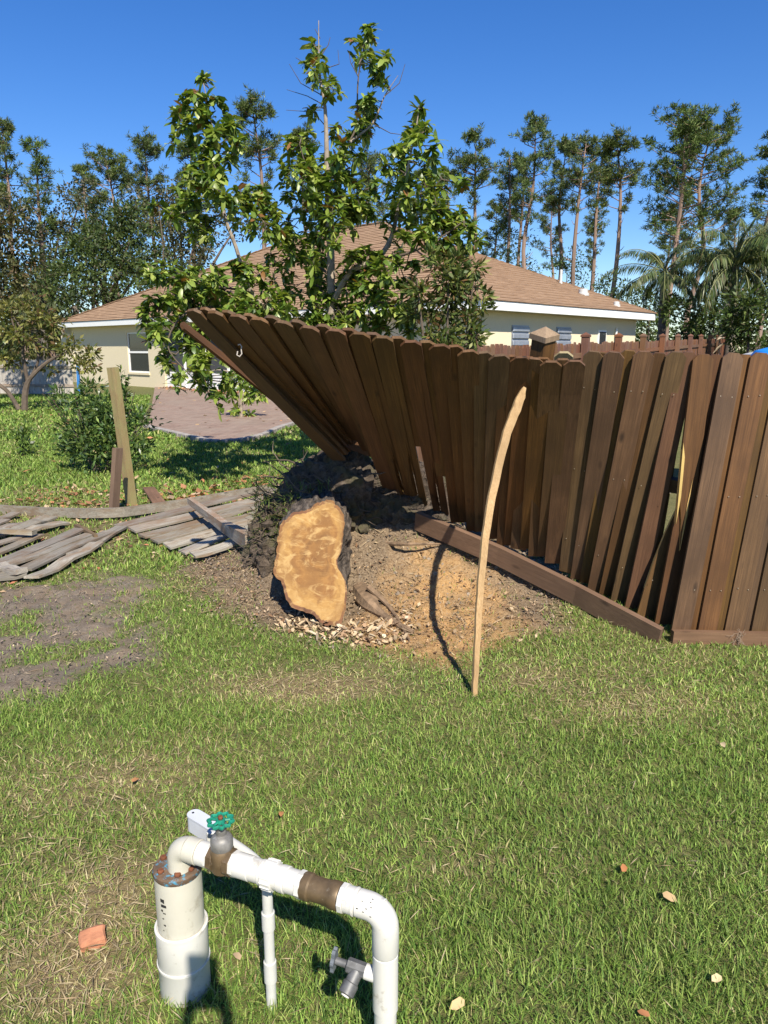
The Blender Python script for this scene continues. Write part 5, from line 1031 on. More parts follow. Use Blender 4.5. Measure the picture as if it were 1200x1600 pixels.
# low scrub on the right behind the fence
for k, (u, v, r, d, n_, lb) in enumerate(((1010, 480, 34, 40, 1500, 'rounded green scrub just past the right end of the roof'), (965, 455, 30, 46, 1400, 'bright green scrub above the right roof slope'), (1075, 500, 36, 30, 1800, 'grey green scrub between the two right palms'), (1165, 500, 44, 27, 2200, 'dark scrub under the rightmost palm'), (1110, 470, 40, 36, 1600, 'tall scrub behind the rightmost palm'), (1215, 470, 40, 31, 1500, 'dark scrub at the right picture edge'), (880, 430, 34, 52, 1400, 'scrub showing over the middle of the right roof slope'), (790, 395, 40, 54, 1500, 'scrub behind the roof near the ridge'))):
    q = P(u, 545, d); o = empty('scrub_bush', (q.x, d, 0), lb, 'bush', 'scrub behind the boundary fence')
    bl = [(tuple(P(u + random.gauss(0, r * .5), v + r * .5 * j, d + random.gauss(0, .6))), (r / FPX * d * .8,) * 3) for j in range(-1, 3)]
    V, T, C = blobcrown(bl, n_, (.14, .26), (.06, .1), OAK if k % 2 else [(3, (0.06, 0.10, 0.025)), (3, (0.09, 0.13, 0.03)), (1, (0.12, 0.12, 0.05))], 4, .3, .3, sub=9, subr=.42); add('foliage', mesh_np('foliage', V, T, C), MT['smallleaf'], o)
    add('stem', trunk_mesh([[(q.x, d, 0, .08), (q.x + .1, d, 1.2, .06), (q.x, d, bl[1][0][2], .03)]]), MT['bark_dark'], o)
# ---- far-off wood closing the view
nw = 420; bl = []
for k in range(nw):
    d = random.uniform(70, 90); xw = random.uniform(-75, 75); hh = random.uniform(1.5, 6.5); bl.append(((xw, d, hh * .55), (2.2, 1.8, hh * .55)))
V, T, C = blobcrown(bl, 42000, (.35, .6), (.2, .34), OAK + [(3, (0.06, 0.085, 0.03))], 4, .3, .3, sub=7, subr=.45)
o = add('distant_wood', mesh_np('distant_wood', V, T, C), MT['smallleaf']); tag(o, 'distant wood of mixed trees closing the view low behind the house', 'wood', kind='stuff')
# ---- pines
PINE = [(4, (0.065, 0.10, 0.028)), (4, (0.10, 0.14, 0.04)), (2, (0.15, 0.185, 0.06)), (0.5, (0.16, 0.125, 0.06))]
def pine_meshes(seed, crown=0.42, width=0.13, nb=34, tufts=8, bare=8):
    """unit pine 1 m high: tall bare bole, flattish open crown of needle tufts"""
    r = random.Random(seed); bm = bmesh.new(); z0 = 1 - crown; lean = [(r.gauss(0, .012), r.gauss(0, .012)) for _ in range(5)]
    pts = [(0, 0, -0.01, .0125), (lean[0][0], lean[0][1], .25, .0105), (lean[1][0], lean[1][1], .5, .0088), (lean[2][0], lean[2][1], .75, .006), (lean[3][0], lean[3][1], .98, .0015)]
    sp_ = smooth_pts(pts, 5); tube(bm, [Vector(s[:3]) for s in sp_], [s[3] for s in sp_], 7)
    ax = lambda z: Vector((np.interp(z, [s[2] for s in sp_], [s[0] for s in sp_]), np.interp(z, [s[2] for s in sp_], [s[1] for s in sp_]), z))
    tp = []; td = []
    for k in range(nb + bare):
        if k < bare: z = r.uniform(z0 - .2, z0 + .1)
        else: z = z0 + crown * (r.random() ** 0.75) * .97
        f = (z - z0) / crown; a = r.uniform(0, 6.28); L = width * (0.35 + 0.85 * math.sin(max(.05, min(1, 1 - f * .95)) * math.pi * .8)) * r.uniform(.55, 1.1)
        if k < bare: L *= r.uniform(.3, .7)
        d = Vector((math.cos(a), math.sin(a), r.uniform(.15, .75))); d.normalize(); s = ax(z); m_ = s + d * L * .55 + Vector((0, 0, -.004)); e_ = s + d * L + Vector((0, 0, .012 * r.random()))
        tube(bm, [s, m_, e_], [.0024, .0016, .0007], 4, False)
        if k < bare and r.random() < .8: continue
        for j in range(tufts):
            t = r.uniform(.5, 1.05); c = s.lerp(e_, t) + Vector((r.gauss(0, .011), r.gauss(0, .011), r.gauss(.004, .008))); tp.append(c); td.append((e_ - s).normalized())
    tp = np.array(tp); td = np.array(td); nn = 20; n = len(tp) * nn
    pos = np.repeat(tp, nn, 0); d = rdir(n) + np.repeat(td, nn, 0) * .45 + np.array([0, 0, .35]); V, T = leaf4(pos + rng.normal(size=(n, 3)) * .0035, d, rdir(n), rng.uniform(.014, .023, n), rng.uniform(.0022, .0038, n), .1)
    return bm_mesh('trunk', bm), mesh_np('crown', V, T, np.clip(cols(n, PINE, 4) * np.repeat(1 + .22 * rng.normal(size=len(tp)), nn * 4)[:, None], .004, .5))
PV = [pine_meshes(11, .36, .080, 32, 8), pine_meshes(12, .32, .090, 32, 9), pine_meshes(13, .42, .085, 36, 8), pine_meshes(14, .56, .165, 60, 10), pine_meshes(15, .28, .10, 30, 9), pine_meshes(16, .38, .070, 26, 7, 12)]
for tm, cm in PV: tm.materials.append(MT['bark_pine']); cm.materials.append(MT['needle'])
PL_ = [ # trunk column, top row, distance, kind, label
 (760, 216, 52, 4, 'leaning pine with small round crown left of the right-hand pines'), (798, 240, 55, 5, 'thin pine standing second from the left among the right-hand pines'), (834, 189, 52, 2, 'tall pine with feathery crown third from the left of the right-hand pines'),
 (818, 250, 58, 0, 'lower pine close behind the third right-hand pine'), (889, 222, 54, 0, 'pine left of the middle pair in the right-hand row'), (909, 214, 50, 1, 'pine right of the middle pair in the right-hand row'), (942, 226, 55, 5, 'slim pine just right of the middle pair'), (976, 212, 50, 1, 'straight dark pine standing clear against the blue sky'),
 (868, 312, 66, 2, 'short pine between taller trunks above the roof slope'), (776, 320, 62, 2, 'short dark pine just behind the roof ridge'), (925, 330, 66, 5, 'short thin pine half hidden by the middle pair'),
 (1070, 172, 44, 3, 'largest pine with the broadest crown above the palms'), (1106, 192, 46, 3, 'broad pine touching the right side of the largest pine'), (1212, 212, 44, 2, 'pine cut off by the right edge of the picture'), (1048, 330, 60, 2, 'low pine in the gap left of the largest pine'), (1150, 330, 56, 0, 'low pine right of the broad pine'),
 (50, 216, 46, 5, 'thin brownish pine at the upper left'), (2, 196, 42, 2, 'pine cut off by the left edge of the picture'), (170, 240, 50, 3, 'bushy pine over the dark oak'), (228, 218, 48, 1, 'pine with two round tufts left of the young tree'), (130, 262, 52, 2, 'pine low between the thin brownish pine and the bushy one'),
 (405, 158, 46, 1, 'pine with round dark crown behind the left half of the young tree'), (300, 228, 48, 0, 'pine hidden behind the left limb of the young tree'), (470, 205, 50, 2, 'pine behind the middle of the young tree'), (575, 246, 54, 3, 'pine low behind the right half of the young tree'), (660, 270, 56, 2, 'pine behind the right limb of the young tree'), (700, 275, 60, 0, 'pine just left of the leaning pine')]
for i, (u, v, d, k, lb) in enumerate(PL_):
    tp = P(u, v, d); o = empty('pine_tree', (tp.x, d, 0), lb, 'pine tree', 'tall pines behind the house'); s = tp.z
    o.rotation_euler = (0, R(-4) if i == 0 else random.gauss(0, .012), random.uniform(0, 6.28)) if i else (0, R(-3.5), 0.0); o.scale = (s * random.uniform(.92, 1.08),) * 2 + (s,)
    for nm, me in zip(('trunk', 'crown'), PV[k]): c = bpy.data.objects.new(nm, me); col.objects.link(c); c.parent = o
# ---- palms
def frond(c, az, el, L, n=46, droop=1.25, leafl=.42, hang=.75):
    """feather frond: returns rachis points and leaflets"""
    pts = []; p = Vector(c); e = el; st = L / 14
    for k in range(15):
        pts.append(p.copy()); p = p + Vector((math.cos(az) * math.cos(e), math.sin(az) * math.cos(e), math.sin(e))) * st; e -= droop * (0.4 + k / 14) / 14 * 1.3
    pos = []; dd = []; ll = []
    for f in np.linspace(.12, 1, n):
        i = min(13, int(f * 14)); a = pts[i].lerp(pts[i + 1], f * 14 - i); t = (pts[i + 1] - pts[i]).normalized(); s = t.cross(Vector((0, 0, 1))).normalized()
        for sg in (-1, 1):
            pos.append(a); dd.append(s * sg * .8 + t * .65 + Vector((0, 0, -hang * random.uniform(.4, 1.2)))); ll.append(leafl * (math.sin(math.pi * min(.97, f * .9 + .12)) ** .6) * random.uniform(.8, 1.1))
    return pts, pos, dd, ll
PALMC = [(4, (0.055, 0.085, 0.03)), (3, (0.085, 0.12, 0.035)), (2, (0.15, 0.17, 0.06)), (1, (0.14, 0.12, 0.06))]
def feather_palm(label, u, v, d, nf, L, r, seed, dead=3):
    random.seed(seed); c = P(u, v, d); o = empty('feather_palm', (c.x, d, 0), label, 'palm', 'palms right of the house'); bm = bmesh.new()
    tube(bm, [Vector((c.x + .05, d, -.1)), Vector((c.x + .08, d, c.z * .5)), Vector((c.x, d, c.z - .1))], [r * 1.25, r, r * .8], 12); add('trunk', bm_mesh('trunk', bm), MT['palm_trunk'], o)
    rb = bmesh.new(); PP = []; DD = []; LL = []
    for k in range(nf):
        az = k * 2.4 + random.uniform(-.3, .3); el = random.uniform(-.5, 1.3); pts, a, b, l = frond(c, az, el, L * random.uniform(.75, 1.1), n=64, droop=random.uniform(1.2, 2.3), leafl=L * .21, hang=1.0)
        tube(rb, pts, list(np.linspace(.028, .006, 15)), 5, False); PP += a; DD += b; LL += l
    n = len(PP); LL = np.array(LL); V, T = leaf4(np.array(PP), np.array(DD), rdir(n) * .3 + np.array([0, 0, 1.0]), LL, LL * .06 + .008, .3)
    add('crown', mesh_np('crown', V, T, cols(n, PALMC, 4)), MT['palm'], o); add('frond_rib', bm_mesh('frond_rib', rb), plain('frond_rib', (0.16, 0.17, 0.06), .6, .2, 6), o)
    if dead:
        dm = plain('dead_frond', (0.34, 0.28, 0.20), .85, .25, 5)
        for k in range(dead * 5):
            db = bmesh.new(); a = random.uniform(0, 6.28); s = Vector((c.x + r * math.cos(a), d + r * math.sin(a), random.uniform(.7, c.z - .3))); e_ = s + Vector((math.cos(a) * .35, math.sin(a) * .3, random.uniform(-.5, .1))); tube(db, [s, (s + e_) / 2 + Vector((0, 0, .05)), e_], [.03, .035, .01], 5); add('dead_frond', bm_mesh('dead_frond', db), dm, o)
    return o
feather_palm('arching feather palm just right of the roof end', 1038, 425, 31, 20, 2.7, .16, 21, 0)
feather_palm('large feather palm with drooping fronds near the right edge', 1150, 412, 29, 34, 2.95, .18, 22, 5)
feather_palm('feather palm cut off by the right edge of the picture', 1218, 405, 31, 26, 2.8, .18, 23, 2)
def fan_palm(label, u, v, d, nf, seed, R_=0.95):
    random.seed(seed); c = P(u, v, d); o = empty('fan_palm', (c.x, d, 0), label, 'palm', 'fan palms on the left'); bm = bmesh.new(); tube(bm, [Vector((c.x, d, -.1)), Vector((c.x, d, c.z))], [.2, .17], 10); add('trunk', bm_mesh('trunk', bm), MT['palm_trunk'], o)
    PP = []; DD = []; LL = []; rb = bmesh.new()
    for k in range(nf):
        az = k * 2.4 + random.uniform(-.3, .3); el = random.uniform(-.7, 1.2); dv = Vector((math.cos(az) * math.cos(el), math.sin(az) * math.cos(el), math.sin(el))); h = c + dv * random.uniform(.7, 1.2); tube(rb, [c, h], [.02, .014], 5, False)
        s = dv.cross(Vector((0, 0, 1))).normalized()
        for a in np.linspace(-1.5, 1.5, 30): PP.append(h); DD.append(dv * math.cos(a) + s * math.sin(a) + Vector((0, 0, -.18 * abs(a) + random.gauss(0, .06)))); LL.append(R_ * random.uniform(.85, 1.1) * (1 - .2 * abs(a)))
    n = len(PP); V, T = leaf4(np.array(PP), np.array(DD), rdir(n) * .2 + np.array([0, 0, 1.0]), np.array(LL), np.full(n, .055), .35)
    add('crown', mesh_np('crown', V, T, cols(n, [(3, (0.07, 0.095, 0.045)), (3, (0.11, 0.135, 0.07)), (1, (0.16, 0.17, 0.09))], 4)), MT['palm'], o); add('frond_stalk', bm_mesh('frond_stalk', rb), MT['bark_dark'], o)
fan_palm('pale green fan palm between the left trees and the roof', 62, 455, 42, 30, 31, 1.45)
fan_palm('low fan palm beside the left end of the roof', 118, 478, 44, 18, 32, 1.2)
random.seed(99)
# ------------------------------------------------------------------ van and blue tank beyond the fence at the right edge
vq = P(1210, 540, 23); van = empty('parked_van', (vq.x, 23, 0), 'grey white van mostly hidden behind the fence at the right edge', 'van'); vx, vy = vq.x, 23.0
body = plain('pale_van_paint', (0.50, 0.52, 0.56), .35, .04, 3); dark = plain('tinted_glass', (0.03, 0.035, 0.045), .12, .1, 3)
def prism(pro, y0, y1, x0):
    bm = bmesh.new(); a = [bm.verts.new((x0 + x, y0, z)) for x, z in pro]; b = [bm.verts.new((x0 + x, y1, z)) for x, z in pro]; bm.faces.new(a); bm.faces.new(b[::-1])
    for k in range(len(pro)): bm.faces.new((a[k], b[k], b[(k + 1) % len(pro)], a[(k + 1) % len(pro)]))
    bmesh.ops.recalc_face_normals(bm, faces=bm.faces[:]); bmesh.ops.bevel(bm, geom=bm.edges[:], offset=.05, segments=2, affect='EDGES'); return bm
add('body', bm_mesh('body', prism([(-.7, .4), (-.72, .95), (-.6, 1.42), (.25, 1.62), (.9, 2.15), (4.2, 2.2), (4.3, .4)], vy - .9, vy + .9, vx)), body, van)
bm = bmesh.new()
for x0, x1 in ((.55, 1.5), (1.6, 2.6), (2.7, 3.9)):
    box(bm, Vector((vx + (x0 + x1) / 2, vy - .93, 1.75)), (x1 - x0, .02, .45), None, .008)
add('side_window', bm_mesh('side_window', bm), dark, van)
bm = bmesh.new(); box(bm, Vector((vx + .55, vy, 1.9)), (.03, 1.5, .6), Matrix.Rotation(R(50), 3, 'Y'), .008); add('windscreen', bm_mesh('windscreen', bm), dark, van)
bm = bmesh.new(); box(bm, Vector((vx - .2, vy - .94, 1.12)), (.5, .03, .06), None, .01); add('trim', bm_mesh('trim', bm), dark, van)
for x in (.2, 3.3):
    for s in (-.82, .82):
        bm = bmesh.new(); lathe(bm, [(.2, -.1), (.34, -.1), (.36, -.05), (.36, .05), (.34, .1), (.2, .1)], Vector((vx + x, vy + s, .36)), Vector((0, 1, 0)), 20); wh = add('wheel', bm_mesh('wheel', bm), plain('tyre', (0.02, 0.02, 0.02), .9), van)
tq = P(1203, 545, 8.2); bm = bmesh.new(); lathe(bm, [(.30, 0), (.33, .05), (.33, 1.30), (.31, 1.48), (.24, 1.58), (.12, 1.615), (.05, 1.62)], Vector((tq.x + .1, 8.2, 0)), n=32)
for z in (.45, .9): lathe(bm, [(.328, z - .03), (.345, z - .015), (.345, z + .015), (.328, z + .03)], Vector((tq.x + .1, 8.2, 0)), n=32)
o = add('blue_tank', bm_mesh('blue_tank', bm), plain('blue_plastic', (0.02, 0.22, 0.68), .35, .06, 4)); tag(o, 'bright blue rounded plastic tank peeking over the fence at the right edge', 'tank')
# ------------------------------------------------------------------ grass
def blades(x, y, z, L, W, C, lean, bend):
    n = len(x); az = rng.uniform(0, 2 * math.pi, n); face = az + math.pi / 2 + rng.normal(0, .5, n)
    d = np.stack([np.cos(az) * np.sin(lean), np.sin(az) * np.sin(lean), np.cos(lean)], 1); s = np.stack([np.cos(face), np.sin(face), np.zeros(n)], 1)
    b = np.stack([x, y, z], 1); Lc = L[:, None]; w = (W / 2)[:, None]; dn = np.array([0, 0, -1.0]) * (bend * L)[:, None]
    m = b + d * Lc * .55 + dn * .25; t = b + d * Lc + dn + np.stack([np.cos(az), np.sin(az), np.zeros(n)], 1) * (bend * L * .6)[:, None]
    t[:, 2] = np.maximum(t[:, 2], z + .003)
    V = np.stack([b - s * w, b + s * w, m - s * w * .85, m + s * w * .85, t], 1).reshape(-1, 3)
    T = np.array([[0, 1, 2], [1, 3, 2], [2, 3, 4]]); T = (T[None] + (np.arange(n) * 5)[:, None, None]).reshape(-1, 3)
    return V, T, np.repeat(C, 5, 0)
def hw_(y): return 0.56 * (y + 0.35)
def scatter(y0, y1, dens, xl=None, xr=None, margin=0.7):
    a0 = -hw_(y1) - margin if xl is None else xl; a1 = hw_(y1) + margin if xr is None else xr
    n = int((a1 - a0) * (y1 - y0) * dens); x = rng.uniform(a0, a1, n); y = rng.uniform(y0, y1, n)
    if xl is None: k = np.abs(x) < hw_(y) + margin; x, y = x[k], y[k]
    return x, y
GV, GT, GC = [], [], []; off = 0
HUE = np.array([[0.185, 0.305, 0.056], [0.265, 0.380, 0.082], [0.118, 0.222, 0.044], [0.35, 0.425, 0.125], [0.46, 0.40, 0.190], [0.56, 0.50, 0.28]])
def grow(x, y, L, W, keepmin=0.0, far=False):
    global off
    dirt, lit, sand, pan, dry = masks(x, y); bare = np.clip(np.maximum.reduce([dirt * .93, lit * .93, sand * .90, pan * .55]), 0, 1)
    clump = fbm(x, y, 7.0, 61.0); keep = rng.random(len(x)) < np.clip((1 - bare) * (0.55 + 0.9 * clump) * (1 - .25 * dry), keepmin, 1)
    # nothing grows inside the stump's footprint or under the patio
    keep &= ~((x > -0.75) & (x < 0.05) & (y > 4.1) & (y < 5.7) & (rng.random(len(x)) < .96)) & ~((sdf((x, y), np.array([[p_.x, p_.y] for p_ in pv])) < 0.1))
    keep &= ~(np.hypot(x - W0.x, y - W0.y) < 0.066)
    x, y, dry, lit = x[keep], y[keep], dry[keep], lit[keep]; n = len(x); big = fbm(x, y, 1.3, 44.0)
    wts = np.stack([1.3 - dry, 1.0 * np.ones(n) - .5 * dry, 1.0 - .8 * dry + .5 * (big - .5), .50 + .4 * dry, .08 + 1.5 * dry + .9 * lit, .03 + 1.1 * dry ** 2 + .5 * lit], 1); wts = np.clip(wts, .01, None); wts /= wts.sum(1, keepdims=True)
    pick = (rng.random((n, 1)) > np.cumsum(wts, 1)).sum(1).clip(0, 5); C = HUE[pick] * (1 + rng.normal(0, .22, (n, 1))) * (0.8 + .4 * big)[:, None]
    tall = 0.7 + .75 * fbm(x, y, 2.4, 70.0); Lr = rng.uniform(*L, n) * tall * (1 - .35 * dry); Wr = rng.uniform(*W, n)
    lean = np.clip(np.abs(rng.normal(.55, .35, n)) + (pick > 3) * .35, .05, 1.45); V, T, C = blades(x, y, Hn(x, y) - .004, Lr, Wr, np.clip(C, .01, .8), lean, rng.uniform(.05, .4, n))
    GV.append(V); GT.append(T + off); GC.append(C); off += len(V)
x, y = scatter(0.8, 2.0, 21000, margin=.3); grow(x, y, (.025, .056), (.0020, .0039))
x, y = scatter(2.0, 3.2, 15000, margin=.4); grow(x, y, (.024, .053), (.0024, .0044))
x, y = scatter(3.2, 5.2, 8500, margin=.45); grow(x, y, (.022, .048), (.0034, .0060))
x, y = scatter(5.2, 8.0, 3200, xl=-5.2, xr=1.2); grow(x, y, (.035, .070), (.006, .011))
x, y = scatter(8.0, 13.0, 1300, xl=-8.0, xr=0.6); grow(x, y, (.04, .085), (.010, .020), far=True)
x, y = scatter(13.0, 26.0, 300, xl=-15.0, xr=2.0); grow(x, y, (.06, .12), (.022, .045), far=True)
o = add('grass', mesh_np('grass', np.concatenate(GV), np.concatenate(GT), np.concatenate(GC)), MT['blade']); tag(o, 'short green and straw coloured lawn grass', 'grass', kind='stuff')
print('grass tris', sum(len(t) for t in GT))
# ------------------------------------------------------------------ litter: chips, dry leaves, straw
def flat(x, y, L, W, stops, lift=.006, tilt=.35, kind=4):
    n = len(x); az = rng.uniform(0, 6.28, n); d = np.stack([np.cos(az), np.sin(az), rng.normal(0, tilt, n)], 1); upv = rdir(n) * .45 + np.array([0, 0, 1.0])
    p_ = np.stack([x, y, Hn(x, y) + lift + rng.random(n) * .012], 1); f, k = (leaf8, 8) if kind == 8 else (leaf4, 4); V, T = f(p_, d, upv, rng.uniform(*L, n), rng.uniform(*W, n), .15); return V, T, cols(n, stops, k, .2)
def inpoly(pg, n, pad=0.0):
    lo = pg.min(0) - pad; hi = pg.max(0) + pad; x = rng.uniform(lo[0], hi[0], n); y = rng.uniform(lo[1], hi[1], n); k = sdf((x, y), pg) < pad * (rng.random(n) - .2); return x[k], y[k]
DRYC = [(4, (0.34, 0.24, 0.13)), (3, (0.22, 0.13, 0.065)), (2, (0.45, 0.35, 0.21)), (1, (0.10, 0.06, 0.035))]; ORC = [(3, (0.42, 0.20, 0.08)), (2, (0.30, 0.15, 0.07)), (2, (0.45, 0.33, 0.2))]
S = []
x, y = inpoly(LITTER, 26000, .25); kp = (sdf((x, y), SAND) > 0.03) | (rng.random(len(x)) < .3); x, y = x[kp], y[kp]; S.append(flat(x, y, (.006, .030), (.003, .013), [(4, (0.30, 0.22, 0.13)), (3, (0.20, 0.135, 0.08)), (1.5, (0.40, 0.31, 0.2)), (1, (0.11, 0.075, 0.05)), (3, (0.24, 0.20, 0.16))], tilt=.8))
x, y = inpoly(LITTER, 1800, .2); S.append(flat(x, y, (.025, .055), (.012, .026), DRYC, tilt=.6))
x, y = inpoly(LITTER, 7000, .2); S.append(flat(x, y, (.05, .13), (.0022, .005), [(3, (0.40, 0.31, 0.18)), (2, (0.2, 0.14, 0.09))], tilt=.4))
x, y = inpoly(SAND, 2500, .12); S.append(flat(x, y, (.006, .022), (.004, .010), [(2, (0.55, 0.36, 0.17)), (2, (0.40, 0.24, 0.11)), (1, (0.3, 0.2, 0.12))], .003, tilt=.5))
x, y = inpoly(DIRT, 7000, .15); S.append(flat(x, y, (.006, .035), (.003, .010), [(3, (0.25, 0.2, 0.15)), (3, (0.15, 0.12, 0.095)), (2, (0.36, 0.28, 0.18)), (1, (0.1, 0.08, 0.06))], tilt=.5)); x, y = inpoly(DIRT, 900, .15); S.append(flat(x, y, (.04, .10), (.002, .004), DRYC, tilt=.3))
x, y = inpoly(PANELS, 2600, .3); S.append(flat(x, y, (.03, .085), (.015, .04), DRYC + [(2, (0.36, 0.15, 0.07))]))
g0 = poly([(430, 985), (440, 965), (520, 985), (560, 985), (640, 965), (630, 1005), (540, 1010)]); x, y = inpoly(g0, 900, .06); S.append(flat(x, y, (.025, .06), (.014, .03), [(3, (0.50, 0.38, 0.22)), (2, (0.36, 0.24, 0.13)), (1, (0.6, 0.5, 0.34))], .012, .7, 8))
g1 = poly([(250, 770), (420, 745), (470, 755), (400, 775), (290, 795)]); x, y = inpoly(g1, 900, .3); S.append(flat(x, y, (.06, .14), (.04, .08), ORC, .01))
g2 = poly([(60, 770), (200, 765), (215, 790), (60, 790)]); x, y = inpoly(g2, 700, .3); S.append(flat(x, y, (.05, .11), (.03, .06), ORC + DRYC[:1], .01))
x, y = scatter(5.6, 13, 5, xl=-6, xr=1); S.append(flat(x, y, (.06, .11), (.03, .06), DRYC + ORC, .02))
x, y = scatter(13, 24, 2.5, xl=-13, xr=0); S.append(flat(x, y, (.1, .16), (.05, .09), DRYC + ORC, .03))
n_ = 500; tt = rng.uniform(ht(432, OVER), ht(262, OVER), n_); q_ = np.array([[*hp(a, OVER - abs(random.gauss(.15, .35)) - .02).to_2d()] for a in tt]); V, T, C = flat(q_[:, 0], q_[:, 1], (.12, .22), (.06, .12), [(3, (0.45, 0.24, 0.11)), (2, (0.36, 0.17, 0.08))], .05); S.append((V, T, C))
for cx, cy, a, b, w in DRYW: n_ = int(420 * a * b / .05 * w); x = rng.normal(cx, a * .7, n_); y = rng.normal(cy, b * .7, n_); S.append(flat(x, y, (.03, .075), (.0018, .0035), [(3, (0.42, 0.34, 0.19)), (2, (0.30, 0.22, 0.12))], .008, .3))
x, y = scatter(0.9, 5.0, 60, margin=.3); S.append(flat(x, y, (.03, .07), (.0018, .0034), [(3, (0.46, 0.38, 0.22)), (1, (0.30, 0.22, 0.12))], .02, .3))
V, T, C = [], [], []; o_ = 0
for a, b, c in S: V.append(a); T.append(b + o_); C.append(c); o_ += len(a)
o = add('leaf_litter', mesh_np('leaf_litter', np.concatenate(V), np.concatenate(T), np.concatenate(C)), MT['litter']); tag(o, 'dry leaves, straw and wood chips strewn on the ground', 'leaf litter', kind='stuff')
# single fallen leaves on the lawn
for u, v, L, c, lb in ((972, 1362, .030, 0, 'rust coloured leaf on the lawn, farthest of the leaves at the right'), (1035, 1395, .034, 1, 'tan curled leaf on the lawn below the rust coloured one at the right'), (1112, 1533, .030, 2, 'pale leaf on the lawn nearest the right edge'), (726, 1562, .034, 1, 'tan leaf on the lawn right of the white riser pipe'),
        (1016, 1588, .024, 0, 'rust coloured leaf on the lawn at the bottom edge'), (440, 1268, .026, 0, 'rust coloured leaf on the lawn right of the green handwheel'), (206, 1222, .03, 0, 'rust coloured leaf in the straw left above the well'), (375, 1500, .028, 1, 'tan leaf in the grass between casing and thin conduit'), (1128, 1160, .03, 2, 'pale leaf on the lawn below the right kickboard')):
    q = GH(u, v, .03); V, T = leaf8(np.array([q]), np.array([[random.gauss(0, 1), random.gauss(0, 1), .15]]), np.array([[random.gauss(0, .4), -.35, 1.0]]), np.array([L * 1.3]), np.array([L * .75]), .25, .3)
    cc = ((0.42, 0.19, 0.08), (0.50, 0.36, 0.20), (0.58, 0.47, 0.28))[c]; o = add('fallen_leaf', mesh_np('fallen_leaf', V, T, np.tile(cc, (8, 1))), MT['litter']); tag(o, lb, 'leaf', 'single fallen leaves on the lawn')
# grass and moss clinging to the heaved root plate
n_ = 2600; a = rng.uniform(0, 6.28, n_); zz = rng.uniform(.12, .72, n_); x = -.60 + .34 * np.cos(a) * (1.1 - .35 * zz); y = 5.08 + .32 * np.sin(a) * (1.1 - .35 * zz); V, T, C = blades(x, y, zz, rng.uniform(.04, .1, n_), rng.uniform(.004, .007, n_), HUE[rng.integers(0, 6, n_)] * .6, np.clip(np.abs(rng.normal(1.0, .4, n_)), .1, 1.6), rng.uniform(.2, .7, n_))
o = add('clinging_grass', mesh_np('clinging_grass', V, T, C), MT['blade'], stump); o['kind'] = 'stuff'
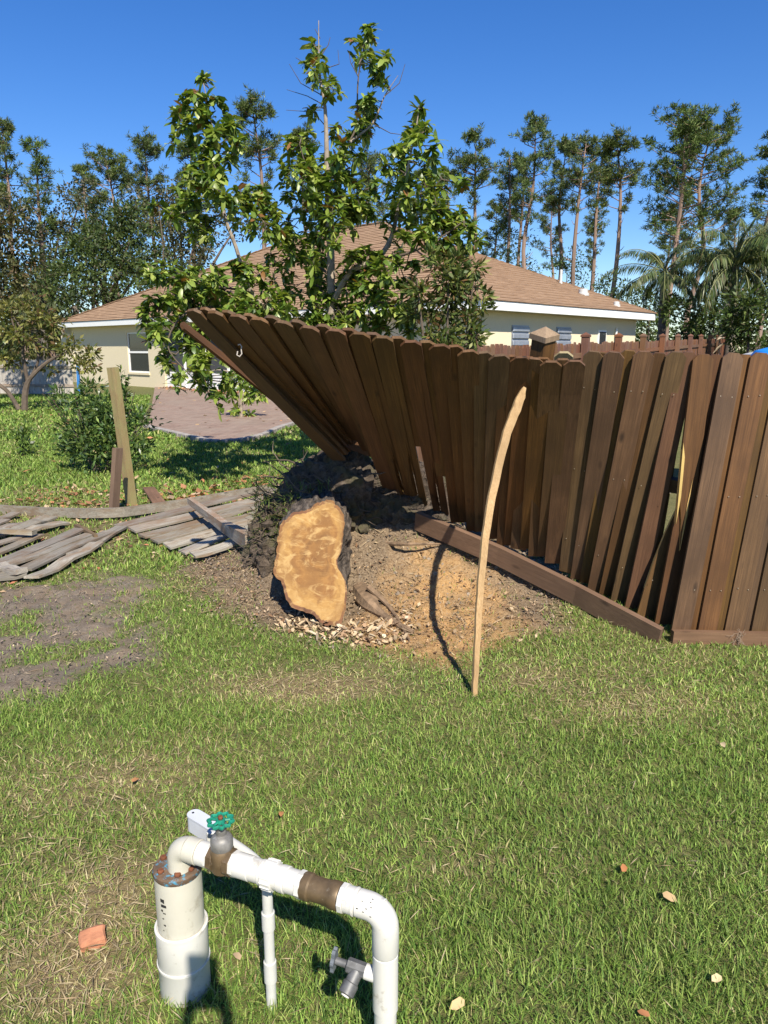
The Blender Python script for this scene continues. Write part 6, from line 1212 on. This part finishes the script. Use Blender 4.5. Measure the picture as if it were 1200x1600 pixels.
# ------------------------------------------------------------------ the photographer, whose hands and phone throw the shadow at the bottom
def person():
    root = empty('person', (0.0, -0.52, 0), 'person in dark shirt and shorts holding up a phone, seen only as a shadow', 'person')
    J = {'pel': (0, 0, .95, .15), 'ch': (0, .01, 1.25, .155), 'sh': (0, .0, 1.42, .11), 'nk': (0, .03, 1.50, .055), 'hd': (0, .06, 1.60, .085), 'ht': (0, .05, 1.70, .075)}
    vs_ = []; ed = []; rad = []
    def addv(p, r, par=None):
        vs_.append(p); rad.append(r)
        if par is not None: ed.append((par, len(vs_) - 1))
        return len(vs_) - 1
    pe = addv(J['pel'][:3], .145); ch = addv(J['ch'][:3], .15, pe); sh = addv(J['sh'][:3], .11, ch); nk = addv(J['nk'][:3], .055, sh); hd = addv(J['hd'][:3], .08, nk); addv(J['ht'][:3], .07, hd)
    for s in (-1, 1):
        a = addv((s * .19, .0, 1.40, )[:3], .06, sh); b = addv((s * .20, .18, 1.16), .045, a); c = addv((s * .06, .42, 1.46), .030, b); h = addv((s * .048, .47, 1.52), .022, c)
        for k in range(4): f1 = addv((s * (.052 - .002 * k), .478, 1.555 + .021 * k), .0085, h); addv((s * (.034 - .003 * k), .494, 1.562 + .021 * k), .0078, f1)
        t1 = addv((s * .05, .462, 1.55), .010, h); addv((s * .03, .468, 1.575), .008, t1)
        l = addv((s * .10, 0, .84), .09, pe); kn = addv((s * .12, .01, .48), .06, l); an = addv((s * .12, -.02, .09), .042, kn); addv((s * .13, .12, .03), .04, an)
    me = bpy.data.meshes.new('body'); me.from_pydata(vs_, ed, []); o = bpy.data.objects.new('body', me); col.objects.link(o); o.parent = root
    sk = o.modifiers.new('skin', 'SKIN'); o.modifiers.new('sub', 'SUBSURF').levels = 1; o.modifiers['sub'].render_levels = 1; sk.use_smooth_shade = True
    for sv, r in zip(me.skin_vertices[0].data, rad): sv.radius = (r, r * .8)
    me.skin_vertices[0].data[0].use_root = True
    m, nt, b = M('skin_and_clothes'); tc = N(nt, 'ShaderNodeTexCoord'); sx = N(nt, 'ShaderNodeSeparateXYZ'); nt.links.new(tc.outputs['Object'], sx.inputs[0]); mr = N(nt, 'ShaderNodeMapRange'); mr.inputs['From Max'].default_value = 2.0; nt.links.new(sx.outputs[2], mr.inputs[0])
    nt.links.new(ramp(nt, mr.outputs[0], [(0.0, (0.45, 0.28, 0.2)), (0.24, (0.45, 0.28, 0.2)), (0.25, (0.05, 0.05, 0.07)), (0.74, (0.05, 0.05, 0.07)), (0.75, (0.45, 0.28, 0.2))]), b.inputs['Base Color']); me.materials.append(m)
    bm = bmesh.new(); bmesh.ops.create_uvsphere(bm, u_segments=20, v_segments=12, radius=1)
    for v in list(bm.verts):
        if v.co.z < -.15 and v.co.y > -.2: bm.verts.remove(v)
    bmesh.ops.transform(bm, matrix=Matrix.Translation((0.0, -.52 + .045, 1.66)) @ Matrix.Diagonal((.092, .105, .095, 1)), verts=bm.verts); add('hair', bm_mesh('hair', bm, True), plain('dark_hair', (0.03, 0.02, 0.015), .6), root)
    bm = bmesh.new(); box(bm, Vector((-0.012, -.018, 1.618)), (.078, .009, .165), None, .003); o = add('phone', bm_mesh('phone', bm), plain('black_phone', (0.02, 0.02, 0.02), .3)); tag(o, 'phone held up by the person, seen only in the shadow', 'phone')
person()
